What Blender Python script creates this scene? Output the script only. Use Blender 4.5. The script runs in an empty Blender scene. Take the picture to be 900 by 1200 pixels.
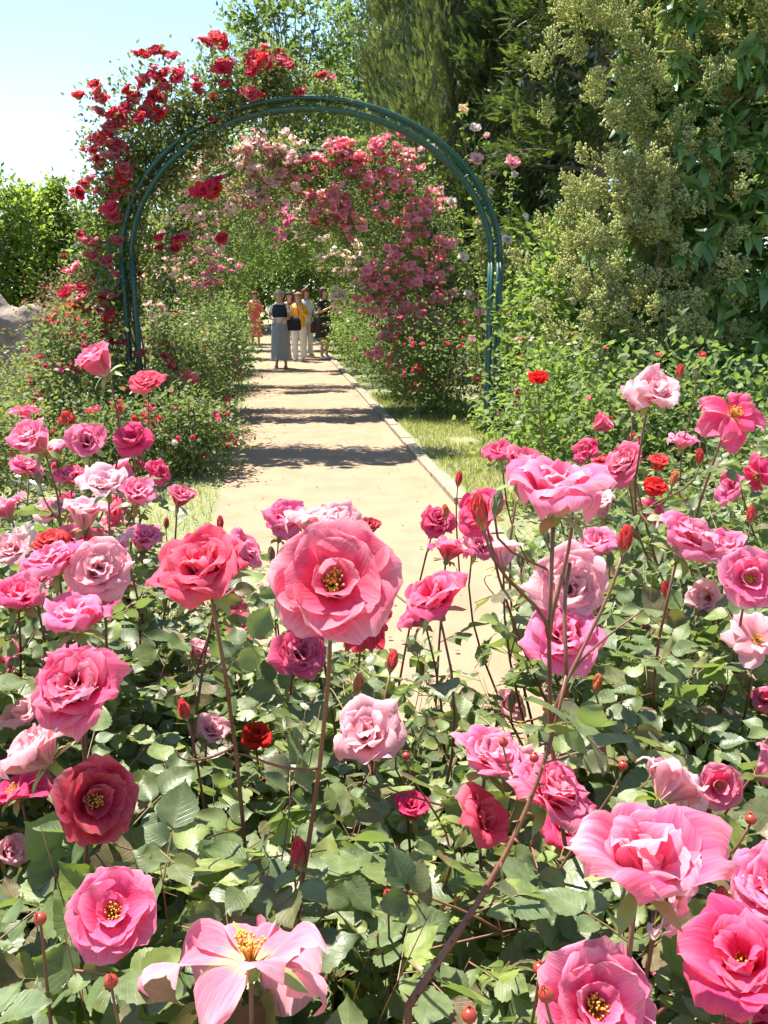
import bpy, math, random
import numpy as np
from mathutils import Vector, Matrix

R = math.radians
rng = np.random.default_rng(7)
random.seed(7)
SC = bpy.context.scene
COL = SC.collection

# ------------------------------------------------------------------ camera
F = 1000.0                      # focal length in pixels of a 900 x 1200 frame
PSI, PIT = math.atan(0.126), R(14.3)
CAM = np.array([0.0, 0.0, 1.6])
FWD = np.array([math.sin(PSI)*math.cos(PIT), math.cos(PSI)*math.cos(PIT), -math.sin(PIT)])
RGT = np.array([math.cos(PSI), -math.sin(PSI), 0.0])
UPV = np.cross(RGT, FWD)
cd = bpy.data.cameras.new('camera'); cam = bpy.data.objects.new('camera', cd); COL.objects.link(cam)
cd.sensor_fit = 'VERTICAL'; cd.sensor_height = 36; cd.sensor_width = 27; cd.lens = 36*F/1200
cd.clip_start = 0.05; cd.clip_end = 2000
cam.location = CAM; cam.rotation_euler = (R(90)-PIT, 0, -PSI)
SC.camera = cam

def at(px, py, d):
    return CAM + d*(FWD + RGT*(px-450)/F + UPV*(600-py)/F)
def gr(px, py, z=0.0):
    v = FWD + RGT*(px-450)/F + UPV*(600-py)/F
    return CAM + v*((z-CAM[2])/v[2])
def proj(P):
    q = np.atleast_2d(P) - CAM
    d = q@FWD
    dd = np.where(np.abs(d) < 1e-4, 1e-4, d)
    return 450+F*(q@RGT)/dd, 600-F*(q@UPV)/dd, d

# ------------------------------------------------------------------ helpers
def unit(a):
    a = np.asarray(a, float); return a/np.maximum(np.linalg.norm(a, axis=-1, keepdims=True), 1e-9)

class MB:
    def __init__(s): s.v = []; s.f = {}; s.uv = []; s.n = 0
    def add(s, v, faces, uv=None):
        v = np.asarray(v, float).reshape(-1, 3)
        if uv is None: uv = np.zeros((len(v), 2))
        for f in faces if isinstance(faces, list) else [faces]:
            f = np.asarray(f, np.int64)
            if f.size: s.f.setdefault(f.shape[1], []).append(f+s.n)
        s.v.append(v); s.uv.append(np.asarray(uv, float)); s.n += len(v); return s
    def inst(s, T, M):
        tv, tf, tu = T; k = len(M); n = len(tv)
        if k == 0: return s
        v = np.einsum('kij,nj->kni', M[:, :, :3], tv)+M[:, None, :, 3]
        fs = []
        for f in tf:
            f = np.asarray(f); fs.append((f[None]+(np.arange(k)*n)[:, None, None]).reshape(-1, f.shape[1]))
        return s.add(v.reshape(-1, 3), fs, np.tile(tu, (k, 1)))
    def mesh(s, name, smooth=True):
        me = bpy.data.meshes.new(name)
        if not s.v: return me
        V = np.concatenate(s.v); U = np.concatenate(s.uv)
        loops, starts, c = [], [], 0
        for k, fl in s.f.items():
            f = np.concatenate(fl); loops.append(f.ravel()); starts.append(c+np.arange(len(f))*k); c += f.size
        loops = np.concatenate(loops).astype(np.int32); starts = np.concatenate(starts).astype(np.int32)
        me.vertices.add(len(V)); me.vertices.foreach_set('co', V.astype(np.float32).ravel())
        me.loops.add(len(loops)); me.loops.foreach_set('vertex_index', loops)
        me.polygons.add(len(starts)); me.polygons.foreach_set('loop_start', starts)
        me.polygons.foreach_set('use_smooth', np.full(len(starts), smooth))
        uvl = me.uv_layers.new(name='UVMap'); uvl.data.foreach_set('uv', U[loops].astype(np.float32).ravel())
        me.update(calc_edges=True); me.validate()
        return me
    def build(s, name, mat, parent=None, smooth=True, origin=None):
        if origin is not None and s.v: s.v = [v-np.asarray(origin, float) for v in s.v]
        me = s.mesh(name, smooth); me.materials.append(mat)
        o = bpy.data.objects.new(name, me); COL.objects.link(o)
        if parent is not None: o.parent = parent
        elif origin is not None: o.location = origin
        return o

def tag(o, label=None, cat=None, group=None, kind=None):
    if label: o['label'] = label
    if cat: o['category'] = cat
    if group: o['group'] = group
    if kind: o['kind'] = kind
    return o
def empty(name, loc, label, cat, group=None, rz=0):
    o = bpy.data.objects.new(name, None); o.empty_display_size = .1; COL.objects.link(o)
    o.location = loc; o.rotation_euler = (0, 0, rz); return tag(o, label, cat, group)

def frames(p, d, n, s, sx=None):
    """matrices that lay a template (length +Y, normal +Z) along d with normal n"""
    p = np.atleast_2d(p); d = unit(np.atleast_2d(d)); n = np.atleast_2d(n)
    x = unit(np.cross(d, n)); z = np.cross(x, d); s = np.broadcast_to(np.asarray(s, float), (len(p),))
    sx = s if sx is None else np.broadcast_to(np.asarray(sx, float), (len(p),))
    return np.stack([x*sx[:, None], d*s[:, None], z*s[:, None], p], axis=2)

def tube(pts, rad, seg=6, cap=True):
    pts = np.asarray(pts, float); n = len(pts); rad = np.broadcast_to(np.asarray(rad, float), (n,))
    t = unit(np.gradient(pts, axis=0)); a = np.array([0, 0, 1.]) if abs(t[0][2]) < .9 else np.array([1., 0, 0])
    V = []
    x = unit(np.cross(t[0], a))
    for i in range(n):
        x = unit(x-t[i]*np.dot(x, t[i])); y = np.cross(t[i], x)
        an = np.linspace(0, 2*math.pi, seg, endpoint=False)
        V.append(pts[i]+rad[i]*(np.cos(an)[:, None]*x+np.sin(an)[:, None]*y))
    V = np.concatenate(V); i, j = np.meshgrid(np.arange(n-1), np.arange(seg), indexing='ij'); i = i.ravel(); j = j.ravel(); k = (j+1) % seg
    f = [np.stack([i*seg+j, i*seg+k, (i+1)*seg+k, (i+1)*seg+j], 1)]
    if cap: f.append(np.array([list(range(seg))[::-1], [(n-1)*seg+q for q in range(seg)]]))
    return V, f
def box(c, h):
    c = np.asarray(c, float); h = np.asarray(h, float)
    v = np.array([[x, y, z] for x in (-1, 1) for y in (-1, 1) for z in (-1, 1)])*h+c
    return v, [np.array([[0, 1, 3, 2], [4, 6, 7, 5], [0, 4, 5, 1], [2, 3, 7, 6], [0, 2, 6, 4], [1, 5, 7, 3]])]
def bez(a, b, c, d, n):
    t = np.linspace(0, 1, n)[:, None]
    return (1-t)**3*a+3*(1-t)**2*t*b+3*(1-t)*t*t*c+t**3*d
def loft(rings, seg=20, pleat=0, phase=0):
    """rings: (cx,cy,z,rx,ry)"""
    an = np.linspace(0, 2*math.pi, seg, endpoint=False); V = []
    for q, (cx, cy, z, rx, ry) in enumerate(rings):
        m = 1+pleat*np.sin(an*6+phase)*(q/len(rings))
        V.append(np.stack([cx+rx*m*np.cos(an), cy+ry*m*np.sin(an), np.full(seg, z)], 1))
    V = np.concatenate(V); n = len(rings)
    i, j = np.meshgrid(np.arange(n-1), np.arange(seg), indexing='ij'); i = i.ravel(); j = j.ravel(); k = (j+1) % seg
    return V, [np.stack([i*seg+j, i*seg+k, (i+1)*seg+k, (i+1)*seg+j], 1)]
def ellipsoid(c, r, seg=14, rin=9):
    th = np.linspace(0.02, math.pi-.02, rin)
    return loft([(c[0], c[1], c[2]+r[2]*math.cos(t), r[0]*math.sin(t), r[1]*math.sin(t)) for t in th[::-1]], seg)

# ------------------------------------------------------------------ materials
def newmat(name):
    m = bpy.data.materials.new(name); m.use_nodes = True; nt = m.node_tree; nt.nodes.clear()
    out = nt.nodes.new('ShaderNodeOutputMaterial'); return m, nt, out
def N(nt, t, **k):
    n = nt.nodes.new(t)
    for a, b in k.items():
        if a in n.inputs: n.inputs[a].default_value = b
        else: setattr(n, a, b)
    return n
def L(nt, a, b): nt.links.new(a, b)
def ramp(nt, stops, fac=None):
    r = nt.nodes.new('ShaderNodeValToRGB'); e = r.color_ramp.elements
    while len(e) > 1: e.remove(e[-1])
    e[0].position = stops[0][0]; e[0].color = (*stops[0][1], 1)
    for p, c in stops[1:]:
        q = e.new(p); q.color = (*c, 1)
    if fac is not None: L(nt, fac, r.inputs[0])
    return r
def mixc(nt, fac, a, b, mode='MIX'):
    m = nt.nodes.new('ShaderNodeMix'); m.data_type = 'RGBA'; m.blend_type = mode
    for s, v in ((m.inputs[0], fac), (m.inputs[6], a), (m.inputs[7], b)):
        if hasattr(v, 'is_linked') or hasattr(v, 'links'): L(nt, v, s)
        elif isinstance(v, (int, float)): s.default_value = v
        else: s.default_value = (*v, 1)
    return m.outputs[2]
def math_(nt, op, a, b=None, clamp=False):
    m = nt.nodes.new('ShaderNodeMath'); m.operation = op; m.use_clamp = clamp
    for i, v in enumerate((a, b)):
        if v is None: continue
        if isinstance(v, (int, float)): m.inputs[i].default_value = v
        else: L(nt, v, m.inputs[i])
    return m.outputs[0]

def leaf_mat(name, cols, back=None, rough=.42, trans=.3, tcol=None, veins=False, spec=.5, patch=0.0):
    m, nt, out = newmat(name)
    g = N(nt, 'ShaderNodeNewGeometry'); uv = N(nt, 'ShaderNodeUVMap'); sep = N(nt, 'ShaderNodeSeparateXYZ'); L(nt, uv.outputs[0], sep.inputs[0])
    n = len(cols); rp = ramp(nt, [(i/(max(n-1, 1)), c) for i, c in enumerate(cols)], g.outputs['Random Per Island'])
    c = rp.outputs[0]
    if patch:
        nz = N(nt, 'ShaderNodeTexNoise', Scale=patch); tc = N(nt, 'ShaderNodeTexCoord'); L(nt, tc.outputs['Object'], nz.inputs[0])
        c = mixc(nt, 1.0, c, ramp(nt, [(.35, (.6, .68, .6)), (.65, (1.25, 1.2, 1.0))], nz.outputs[0]).outputs[0], 'MULTIPLY')
    bs = N(nt, 'ShaderNodeBsdfPrincipled', Roughness=rough); bs.inputs['Specular IOR Level'].default_value = spec
    if veins:
        u = math_(nt, 'ABSOLUTE', math_(nt, 'SUBTRACT', sep.outputs[0], .5))
        mid = math_(nt, 'LESS_THAN', u, .03)
        st = math_(nt, 'SINE', math_(nt, 'MULTIPLY', math_(nt, 'SUBTRACT', sep.outputs[1], math_(nt, 'MULTIPLY', u, .55)), 52))
        vein = math_(nt, 'MULTIPLY', math_(nt, 'POWER', math_(nt, 'MAXIMUM', st, 0), 8), .45)
        vf = math_(nt, 'MAXIMUM', math_(nt, 'MULTIPLY', mid, .6), vein)
        c = mixc(nt, math_(nt, 'MULTIPLY', vf, .3), c, (.22, .30, .12))
        nz = N(nt, 'ShaderNodeTexNoise', Scale=90.0, Detail=3.0)
        tc2 = N(nt, 'ShaderNodeTexCoord'); L(nt, tc2.outputs['Object'], nz.inputs[0])
        c = mixc(nt, .55, c, ramp(nt, [(.3, (.6, .65, .62)), (.7, (1.3, 1.25, 1.15))], nz.outputs[0]).outputs[0], 'MULTIPLY')
        rr = ramp(nt, [(.35, (rough-.12,)*3), (.7, (rough+.15,)*3)], nz.outputs[0]); L(nt, rr.outputs[0], bs.inputs['Roughness'])
        bmp = N(nt, 'ShaderNodeBump', Strength=.28, Distance=.0014)
        L(nt, math_(nt, 'SUBTRACT', nz.outputs[0], vf), bmp.inputs['Height']); L(nt, bmp.outputs[0], bs.inputs['Normal'])
    if back: c = mixc(nt, math_(nt, 'MULTIPLY', g.outputs['Backfacing'], .7), c, back)
    L(nt, c, bs.inputs['Base Color'])
    tr = N(nt, 'ShaderNodeBsdfTranslucent')
    tc_ = mixc(nt, 1.0, c, tcol or (2.1, 2.2, .9), 'MULTIPLY'); L(nt, tc_, tr.inputs[0])
    mx = N(nt, 'ShaderNodeMixShader'); mx.inputs[0].default_value = trans
    L(nt, bs.outputs[0], mx.inputs[1]); L(nt, tr.outputs[0], mx.inputs[2]); L(nt, mx.outputs[0], out.inputs[0]); return m

def petal_mat(name, detail=True):
    m, nt, out = newmat(name)
    oi = N(nt, 'ShaderNodeObjectInfo'); pa = N(nt, 'ShaderNodeAttribute'); pa.attribute_type = 'OBJECT'; pa.attribute_name = 'pale'
    g = N(nt, 'ShaderNodeNewGeometry'); uv = N(nt, 'ShaderNodeUVMap'); sep = N(nt, 'ShaderNodeSeparateXYZ'); L(nt, uv.outputs[0], sep.inputs[0])
    c = oi.outputs['Color']; v = sep.outputs[1]; u = math_(nt, 'ABSOLUTE', math_(nt, 'SUBTRACT', sep.outputs[0], .5))
    palec = mixc(nt, .62, c, (.98, .70, .74))
    nz = N(nt, 'ShaderNodeTexNoise', Scale=3.0, Detail=3.0)
    cmb = N(nt, 'ShaderNodeCombineXYZ'); L(nt, math_(nt, 'MULTIPLY', sep.outputs[0], 4.0), cmb.inputs[0]); L(nt, math_(nt, 'MULTIPLY', v, .7), cmb.inputs[1]); L(nt, math_(nt, 'MULTIPLY', g.outputs['Random Per Island'], 50), cmb.inputs[2])
    L(nt, cmb.outputs[0], nz.inputs[0])
    e = math_(nt, 'MAXIMUM', math_(nt, 'POWER', v, 4), math_(nt, 'MULTIPLY', math_(nt, 'POWER', math_(nt, 'MULTIPLY', u, 2), 4), v))
    f = math_(nt, 'MULTIPLY', math_(nt, 'ADD', math_(nt, 'MULTIPLY', e, .8), math_(nt, 'MULTIPLY', math_(nt, 'SUBTRACT', nz.outputs[0], .35), .9)), pa.outputs['Fac'], True)
    f = math_(nt, 'MULTIPLY', f, math_(nt, 'ADD', math_(nt, 'MULTIPLY', g.outputs['Random Per Island'], .9), .55), True)
    c1 = mixc(nt, f, c, palec)
    base = math_(nt, 'SUBTRACT', 1.0, math_(nt, 'DIVIDE', v, .26), True)
    c1 = mixc(nt, math_(nt, 'MULTIPLY', base, .85), c1, (.85, .66, .30))
    cb = mixc(nt, math_(nt, 'MULTIPLY', math_(nt, 'ADD', pa.outputs['Fac'], .1), .48), c1, (.96, .56, .62))
    c2 = mixc(nt, g.outputs['Backfacing'], c1, cb)
    bl = math_(nt, 'GREATER_THAN', math_(nt, 'ADD', nz.outputs[0], math_(nt, 'MULTIPLY', v, .42)), 1.02)
    c2 = mixc(nt, math_(nt, 'MULTIPLY', bl, .5), c2, (.42, .22, .12))
    bs = N(nt, 'ShaderNodeBsdfPrincipled', Roughness=.75); bs.inputs['Specular IOR Level'].default_value = .14
    L(nt, c2, bs.inputs['Base Color'])
    if detail:
        w = N(nt, 'ShaderNodeTexNoise', Scale=2.0, Detail=4.0)
        cm2 = N(nt, 'ShaderNodeCombineXYZ'); L(nt, math_(nt, 'MULTIPLY', sep.outputs[0], 16.0), cm2.inputs[0]); L(nt, math_(nt, 'MULTIPLY', v, 1.6), cm2.inputs[1]); L(nt, math_(nt, 'MULTIPLY', g.outputs['Random Per Island'], 50), cm2.inputs[2])
        L(nt, cm2.outputs[0], w.inputs[0]); c2 = mixc(nt, .42, c2, ramp(nt, [(.36, (.80, .68, .74)), (.62, (1.06, 1.1, 1.08))], w.outputs[0]).outputs[0], 'MULTIPLY'); L(nt, c2, bs.inputs['Base Color'])
        bmp = N(nt, 'ShaderNodeBump', Strength=.4, Distance=.0022); L(nt, w.outputs[0], bmp.inputs['Height']); L(nt, bmp.outputs[0], bs.inputs['Normal'])
    tr = N(nt, 'ShaderNodeBsdfTranslucent'); L(nt, c2, tr.inputs[0])
    mx = N(nt, 'ShaderNodeMixShader'); mx.inputs[0].default_value = .5 if detail else .68
    L(nt, bs.outputs[0], mx.inputs[1]); L(nt, tr.outputs[0], mx.inputs[2]); L(nt, mx.outputs[0], out.inputs[0]); return m

def plain(name, col, rough=.6, noise=None, scale=8., metal=0, bump=0, bscale=None):
    m, nt, out = newmat(name); bs = N(nt, 'ShaderNodeBsdfPrincipled', Roughness=rough, Metallic=metal)
    bs.inputs['Base Color'].default_value = (*col, 1); tc = N(nt, 'ShaderNodeTexCoord')
    if noise:
        nz = N(nt, 'ShaderNodeTexNoise', Scale=scale, Detail=6.0); L(nt, tc.outputs['Object'], nz.inputs[0])
        L(nt, ramp(nt, [(.32, col), (.68, noise)], nz.outputs[0]).outputs[0], bs.inputs['Base Color'])
    if bump:
        b = N(nt, 'ShaderNodeTexNoise', Scale=bscale or scale*3, Detail=8.0); L(nt, tc.outputs['Object'], b.inputs[0])
        bm = N(nt, 'ShaderNodeBump', Strength=.6, Distance=bump); L(nt, b.outputs[0], bm.inputs['Height']); L(nt, bm.outputs[0], bs.inputs['Normal'])
    L(nt, bs.outputs[0], out.inputs[0]); return m

M_ROSELEAF = leaf_mat('rose_leaf', [(.075, .11, .045), (.11, .15, .06), (.20, .25, .06), (.125, .165, .07), (.085, .12, .048), (.15, .19, .065), (.10, .14, .055), (.15, .10, .055), (.12, .16, .068), (.085, .115, .045), (.24, .275, .08), (.11, .15, .06)], back=(.15, .20, .11), rough=.46, trans=.27, veins=True, spec=.45)
M_MIDLEAF = leaf_mat('shrub_leaf', [(.065, .11, .038), (.105, .155, .05), (.16, .205, .07), (.08, .125, .045), (.20, .235, .08)], back=(.14, .19, .09), trans=.34, spec=.22, rough=.6)
M_OLIVE = leaf_mat('dusty_leaf', [(.10, .13, .05), (.16, .18, .075), (.20, .21, .09), (.12, .15, .055)], back=(.18, .2, .1), trans=.3, spec=.22, rough=.6)
M_CLIMB = leaf_mat('climber_leaf', [(.075, .11, .04), (.13, .16, .06), (.19, .21, .085), (.09, .125, .05)], back=(.14, .18, .09), trans=.3, spec=.22, rough=.6)
M_CLIMBY = leaf_mat('climber_leaf_light', [(.10, .155, .045), (.17, .235, .07), (.13, .185, .055), (.08, .125, .04)], back=(.18, .24, .09), trans=.36, spec=.22, rough=.6)
M_HEDGE = leaf_mat('hedge_leaf', [(.09, .14, .035), (.13, .18, .045), (.16, .21, .06)], back=(.18, .23, .07), trans=.52, patch=.5, spec=.22, rough=.6)
M_TREE = leaf_mat('tree_leaf', [(.055, .095, .035), (.08, .13, .045), (.12, .165, .06)], back=(.12, .16, .08), trans=.38, patch=.3, spec=.22, rough=.6)
M_CONI = leaf_mat('dark_conifer', [(.035, .06, .02), (.06, .09, .028), (.09, .12, .04), (.13, .155, .05)], trans=.34, tcol=(1.7, 1.8, .9), rough=.6, patch=.8)
M_CONIO = leaf_mat('olive_conifer', [(.08, .11, .045), (.115, .145, .055), (.15, .17, .075), (.095, .125, .05)], trans=.36, tcol=(1.7, 1.75, 1.0), rough=.6, patch=.6)
M_BIGLEAF = leaf_mat('big_leaf', [(.07, .14, .035), (.11, .20, .05), (.17, .27, .07)], back=(.14, .2, .1), rough=.38, trans=.3, spec=.6)
M_PANI = leaf_mat('panicle_buds', [(.42, .45, .18), (.52, .53, .25), (.58, .57, .32), (.34, .39, .13)], trans=.5, rough=.7, tcol=(1.2, 1.25, .9))
M_GRASS = leaf_mat('grass_blade', [(.10, .15, .04), (.19, .23, .075), (.32, .31, .14), (.42, .36, .19)], trans=.35, rough=.6)
M_RED = leaf_mat('reddish_leaf', [(.16, .09, .06), (.22, .15, .09), (.14, .14, .06), (.25, .14, .10)], trans=.3, tcol=(1.5, 1.3, .9), spec=.22, rough=.6)
M_PETAL = petal_mat('rose_petal'); M_PETALF = petal_mat('small_rose_petal', False)
M_STAMEN = plain('stamen', (.75, .42, .06), .7, (.55, .25, .04), 300)
M_SEPAL = leaf_mat('sepal', [(.16, .24, .07), (.22, .27, .09), (.28, .20, .09)], trans=.25)
M_CANE = plain('rose_cane', (.11, .032, .02), .5, (.20, .085, .04), 22, bump=.0006, bscale=120)
M_STEMG = plain('green_stem', (.15, .14, .05), .5, (.24, .085, .05), 9)
M_HIP = plain('rose_hip', (.26, .018, .012), .35, (.38, .05, .02), 60)
M_BARK = plain('bark', (.10, .075, .05), .9, (.20, .16, .12), 7, bump=.02)
M_IRON = plain('green_iron', (.010, .062, .052), .42, (.024, .10, .085), 25, bump=.0008, bscale=60)
M_STONE = plain('boulder', (.15, .115, .085), .9, (.30, .24, .19), 4, bump=.09, bscale=5)
M_WHITE = plain('white_strip', (.78, .76, .70), .6, (.6, .58, .5), 30)

# ------------------------------------------------------------------ world and sun
SUN_EL, SUN_AZ = R(65), R(-36)
w = bpy.data.worlds.new('World'); SC.world = w; w.use_nodes = True
bg = w.node_tree.nodes['Background']; sk = w.node_tree.nodes.new('ShaderNodeTexSky'); sk.sky_type = 'NISHITA'; sk.sun_disc = False
sk.sun_elevation = SUN_EL; sk.sun_rotation = SUN_AZ % (2*math.pi); sk.altitude = 60; sk.air_density = 1.0; sk.dust_density = .12; sk.ozone_density = 2.6
w.node_tree.links.new(sk.outputs[0], bg.inputs[0]); bg.inputs[1].default_value = .100
sv = Vector((math.sin(SUN_AZ)*math.cos(SUN_EL), math.cos(SUN_AZ)*math.cos(SUN_EL), math.sin(SUN_EL)))
ld = bpy.data.lights.new('sun', 'SUN'); ld.energy = 5.0; ld.angle = R(.53); ld.color = (1, .94, .84)
lo = bpy.data.objects.new('sun', ld); COL.objects.link(lo); lo.rotation_euler = sv.to_track_quat('Z', 'Y').to_euler(); lo.location = (0, 0, 60)
SC.view_settings.view_transform = 'Standard'; SC.view_settings.look = 'None'; SC.view_settings.gamma = 1; SC.view_settings.exposure = 1.58
SC.cycles.use_denoising = True; SC.cycles.max_bounces = 7; SC.cycles.diffuse_bounces = 3; SC.cycles.glossy_bounces = 2
SC.cycles.transmission_bounces = 5; SC.cycles.caustics_reflective = False; SC.cycles.caustics_refractive = False
SC.cycles.use_adaptive_sampling = True; SC.cycles.adaptive_threshold = .02; SC.cycles.sample_clamp_indirect = 6

# ------------------------------------------------------------------ templates
def leaf_T(rows, wid=.62, fold=.22, droop=.18, serr=0., cols=(-1, -.5, 0, .5, 1), seed=0):
    r = np.random.default_rng(seed); V, U = [], []; nc = len(cols); a, b = r.uniform(0, 6, 2); tw = r.uniform(-.12, .12)
    for i in range(rows+1):
        v = i/rows; wv = wid/2*max(0., math.sin(math.pi*v**.72))**(.72+.75*v*v)
        if i in (0, rows): wv = .012
        for u in cols:
            ww = wv*(1+(serr*(1 if i % 2 else -1) if abs(u) == 1 and 0 < i < rows else 0))
            z = fold*abs(u)*wv-droop*v*v+.04*math.sin(a+6*v+2*u)*abs(u)+.03*math.sin(b+5*v)+tw*u*wv*v*2
            V.append((u*ww, v-.04*serr*10*abs(u)*0, z)); U.append((u/2+.5, v))
    f = []
    for i in range(rows):
        for j in range(nc-1): f.append((i*nc+j, i*nc+j+1, (i+1)*nc+j+1, (i+1)*nc+j))
    return np.array(V), [np.array(f)], np.array(U)
LEAF_HI = [leaf_T(16, wid=wd, fold=fo, droop=dr, serr=.055, seed=i) for i, (wd, fo, dr) in enumerate([(.80, .3, .12), (.86, .12, .24), (.72, .42, .1), (.82, .2, -.1), (.76, .05, .32)])]
LEAF_MD = [leaf_T(5, fold=fo, droop=dr, cols=(-1, 0, 1), seed=i) for i, (fo, dr) in enumerate([(.3, .15), (.1, .25), (.45, .05)])]
LEAF_LO = [leaf_T(3, wid=.6, fold=.25, droop=.2, cols=(-1, 0, 1), seed=i) for i in range(2)]
LEAF_LONG = [leaf_T(5, wid=.42, fold=.2, droop=.35, cols=(-1, 0, 1), seed=i) for i in range(3)]
BLADE = (np.array([(-.03, 0, 0), (.03, 0, 0), (.02, .55, .05), (-.02, .55, .05), (0, 1, .22)]), [np.array([[0, 1, 2, 3]]), np.array([[3, 2, 4]])], np.zeros((5, 2)))

def petal(mb, phi, L_, W_, th0, th1, curl=0., cupR=1., edge=.1, ruf=.05, r0=.05, z0=0., nu=9, nv=8, r=None, roll=0., notch=0.):
    r = r or rng
    v = np.linspace(0, 1, nv+1); u = np.linspace(-1, 1, nu)
    th = th0+(th1-th0)*v**.8+curl*np.maximum(0, v-.6)**1.2*3
    ds = L_/nv; rr = r0+np.concatenate([[0], np.cumsum(np.sin((th[1:]+th[:-1])/2)*ds)]); zz = z0+np.concatenate([[0], np.cumsum(np.cos((th[1:]+th[:-1])/2)*ds)])
    U, Vv = np.meshgrid(u, v); ph = r.uniform(0, 6, 4)
    wv = W_/2*(.16+.84*np.sin(math.pi/2*np.minimum(1, v/.62))**1.1)*(1-.42*np.maximum(0, (v-.62)/.38)**2.2)
    back = 1-.20*np.abs(U)**2.3*Vv
    back = back-notch*np.exp(-(U/.2)**2)*Vv**4+.025*np.sin(ph[3]+9*U)*Vv**4
    RR = np.interp((Vv*back).ravel(), v, rr).reshape(U.shape); ZZ = np.interp((Vv*back).ravel(), v, zz).reshape(U.shape)
    TH = np.interp((Vv*back).ravel(), v, th).reshape(U.shape)
    lat = U*wv[:, None]; Rc = cupR
    A = lat/Rc; latd = Rc*np.sin(A); inn = Rc*(1-np.cos(A))
    nrm = inn-edge*L_*(np.abs(U)**3*.6*Vv**1.5+.7*np.maximum(0, Vv-.8)**1.3*3*(1-.3*np.abs(U)))+ruf*L_*Vv**2*(np.sin(ph[0]+U*3.2+Vv*2)+.6*np.sin(ph[1]+U*7+Vv*3)*np.abs(U)+.35*np.sin(ph[2]+U*11)*Vv**3)
    # upper-side normal points to the axis/up: (-cos th, sin th)
    x = RR-np.cos(TH)*nrm; z = ZZ+np.sin(TH)*nrm; y = latd
    if roll: y, z = y*math.cos(roll)-(z-z0)*math.sin(roll)*.6, z+y*math.sin(roll)
    c, s_ = math.cos(phi), math.sin(phi); P = np.stack([c*x-s_*y, s_*x+c*y, z], -1).reshape(-1, 3)
    i, j = np.meshgrid(np.arange(nv), np.arange(nu-1), indexing='ij'); i = i.ravel(); j = j.ravel()
    f = np.stack([i*nu+j, i*nu+j+1, (i+1)*nu+j+1, (i+1)*nu+j], 1)[:, ::-1]
    mb.add(P, [f], np.stack([U/2+.5, Vv], -1).reshape(-1, 2))

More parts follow.
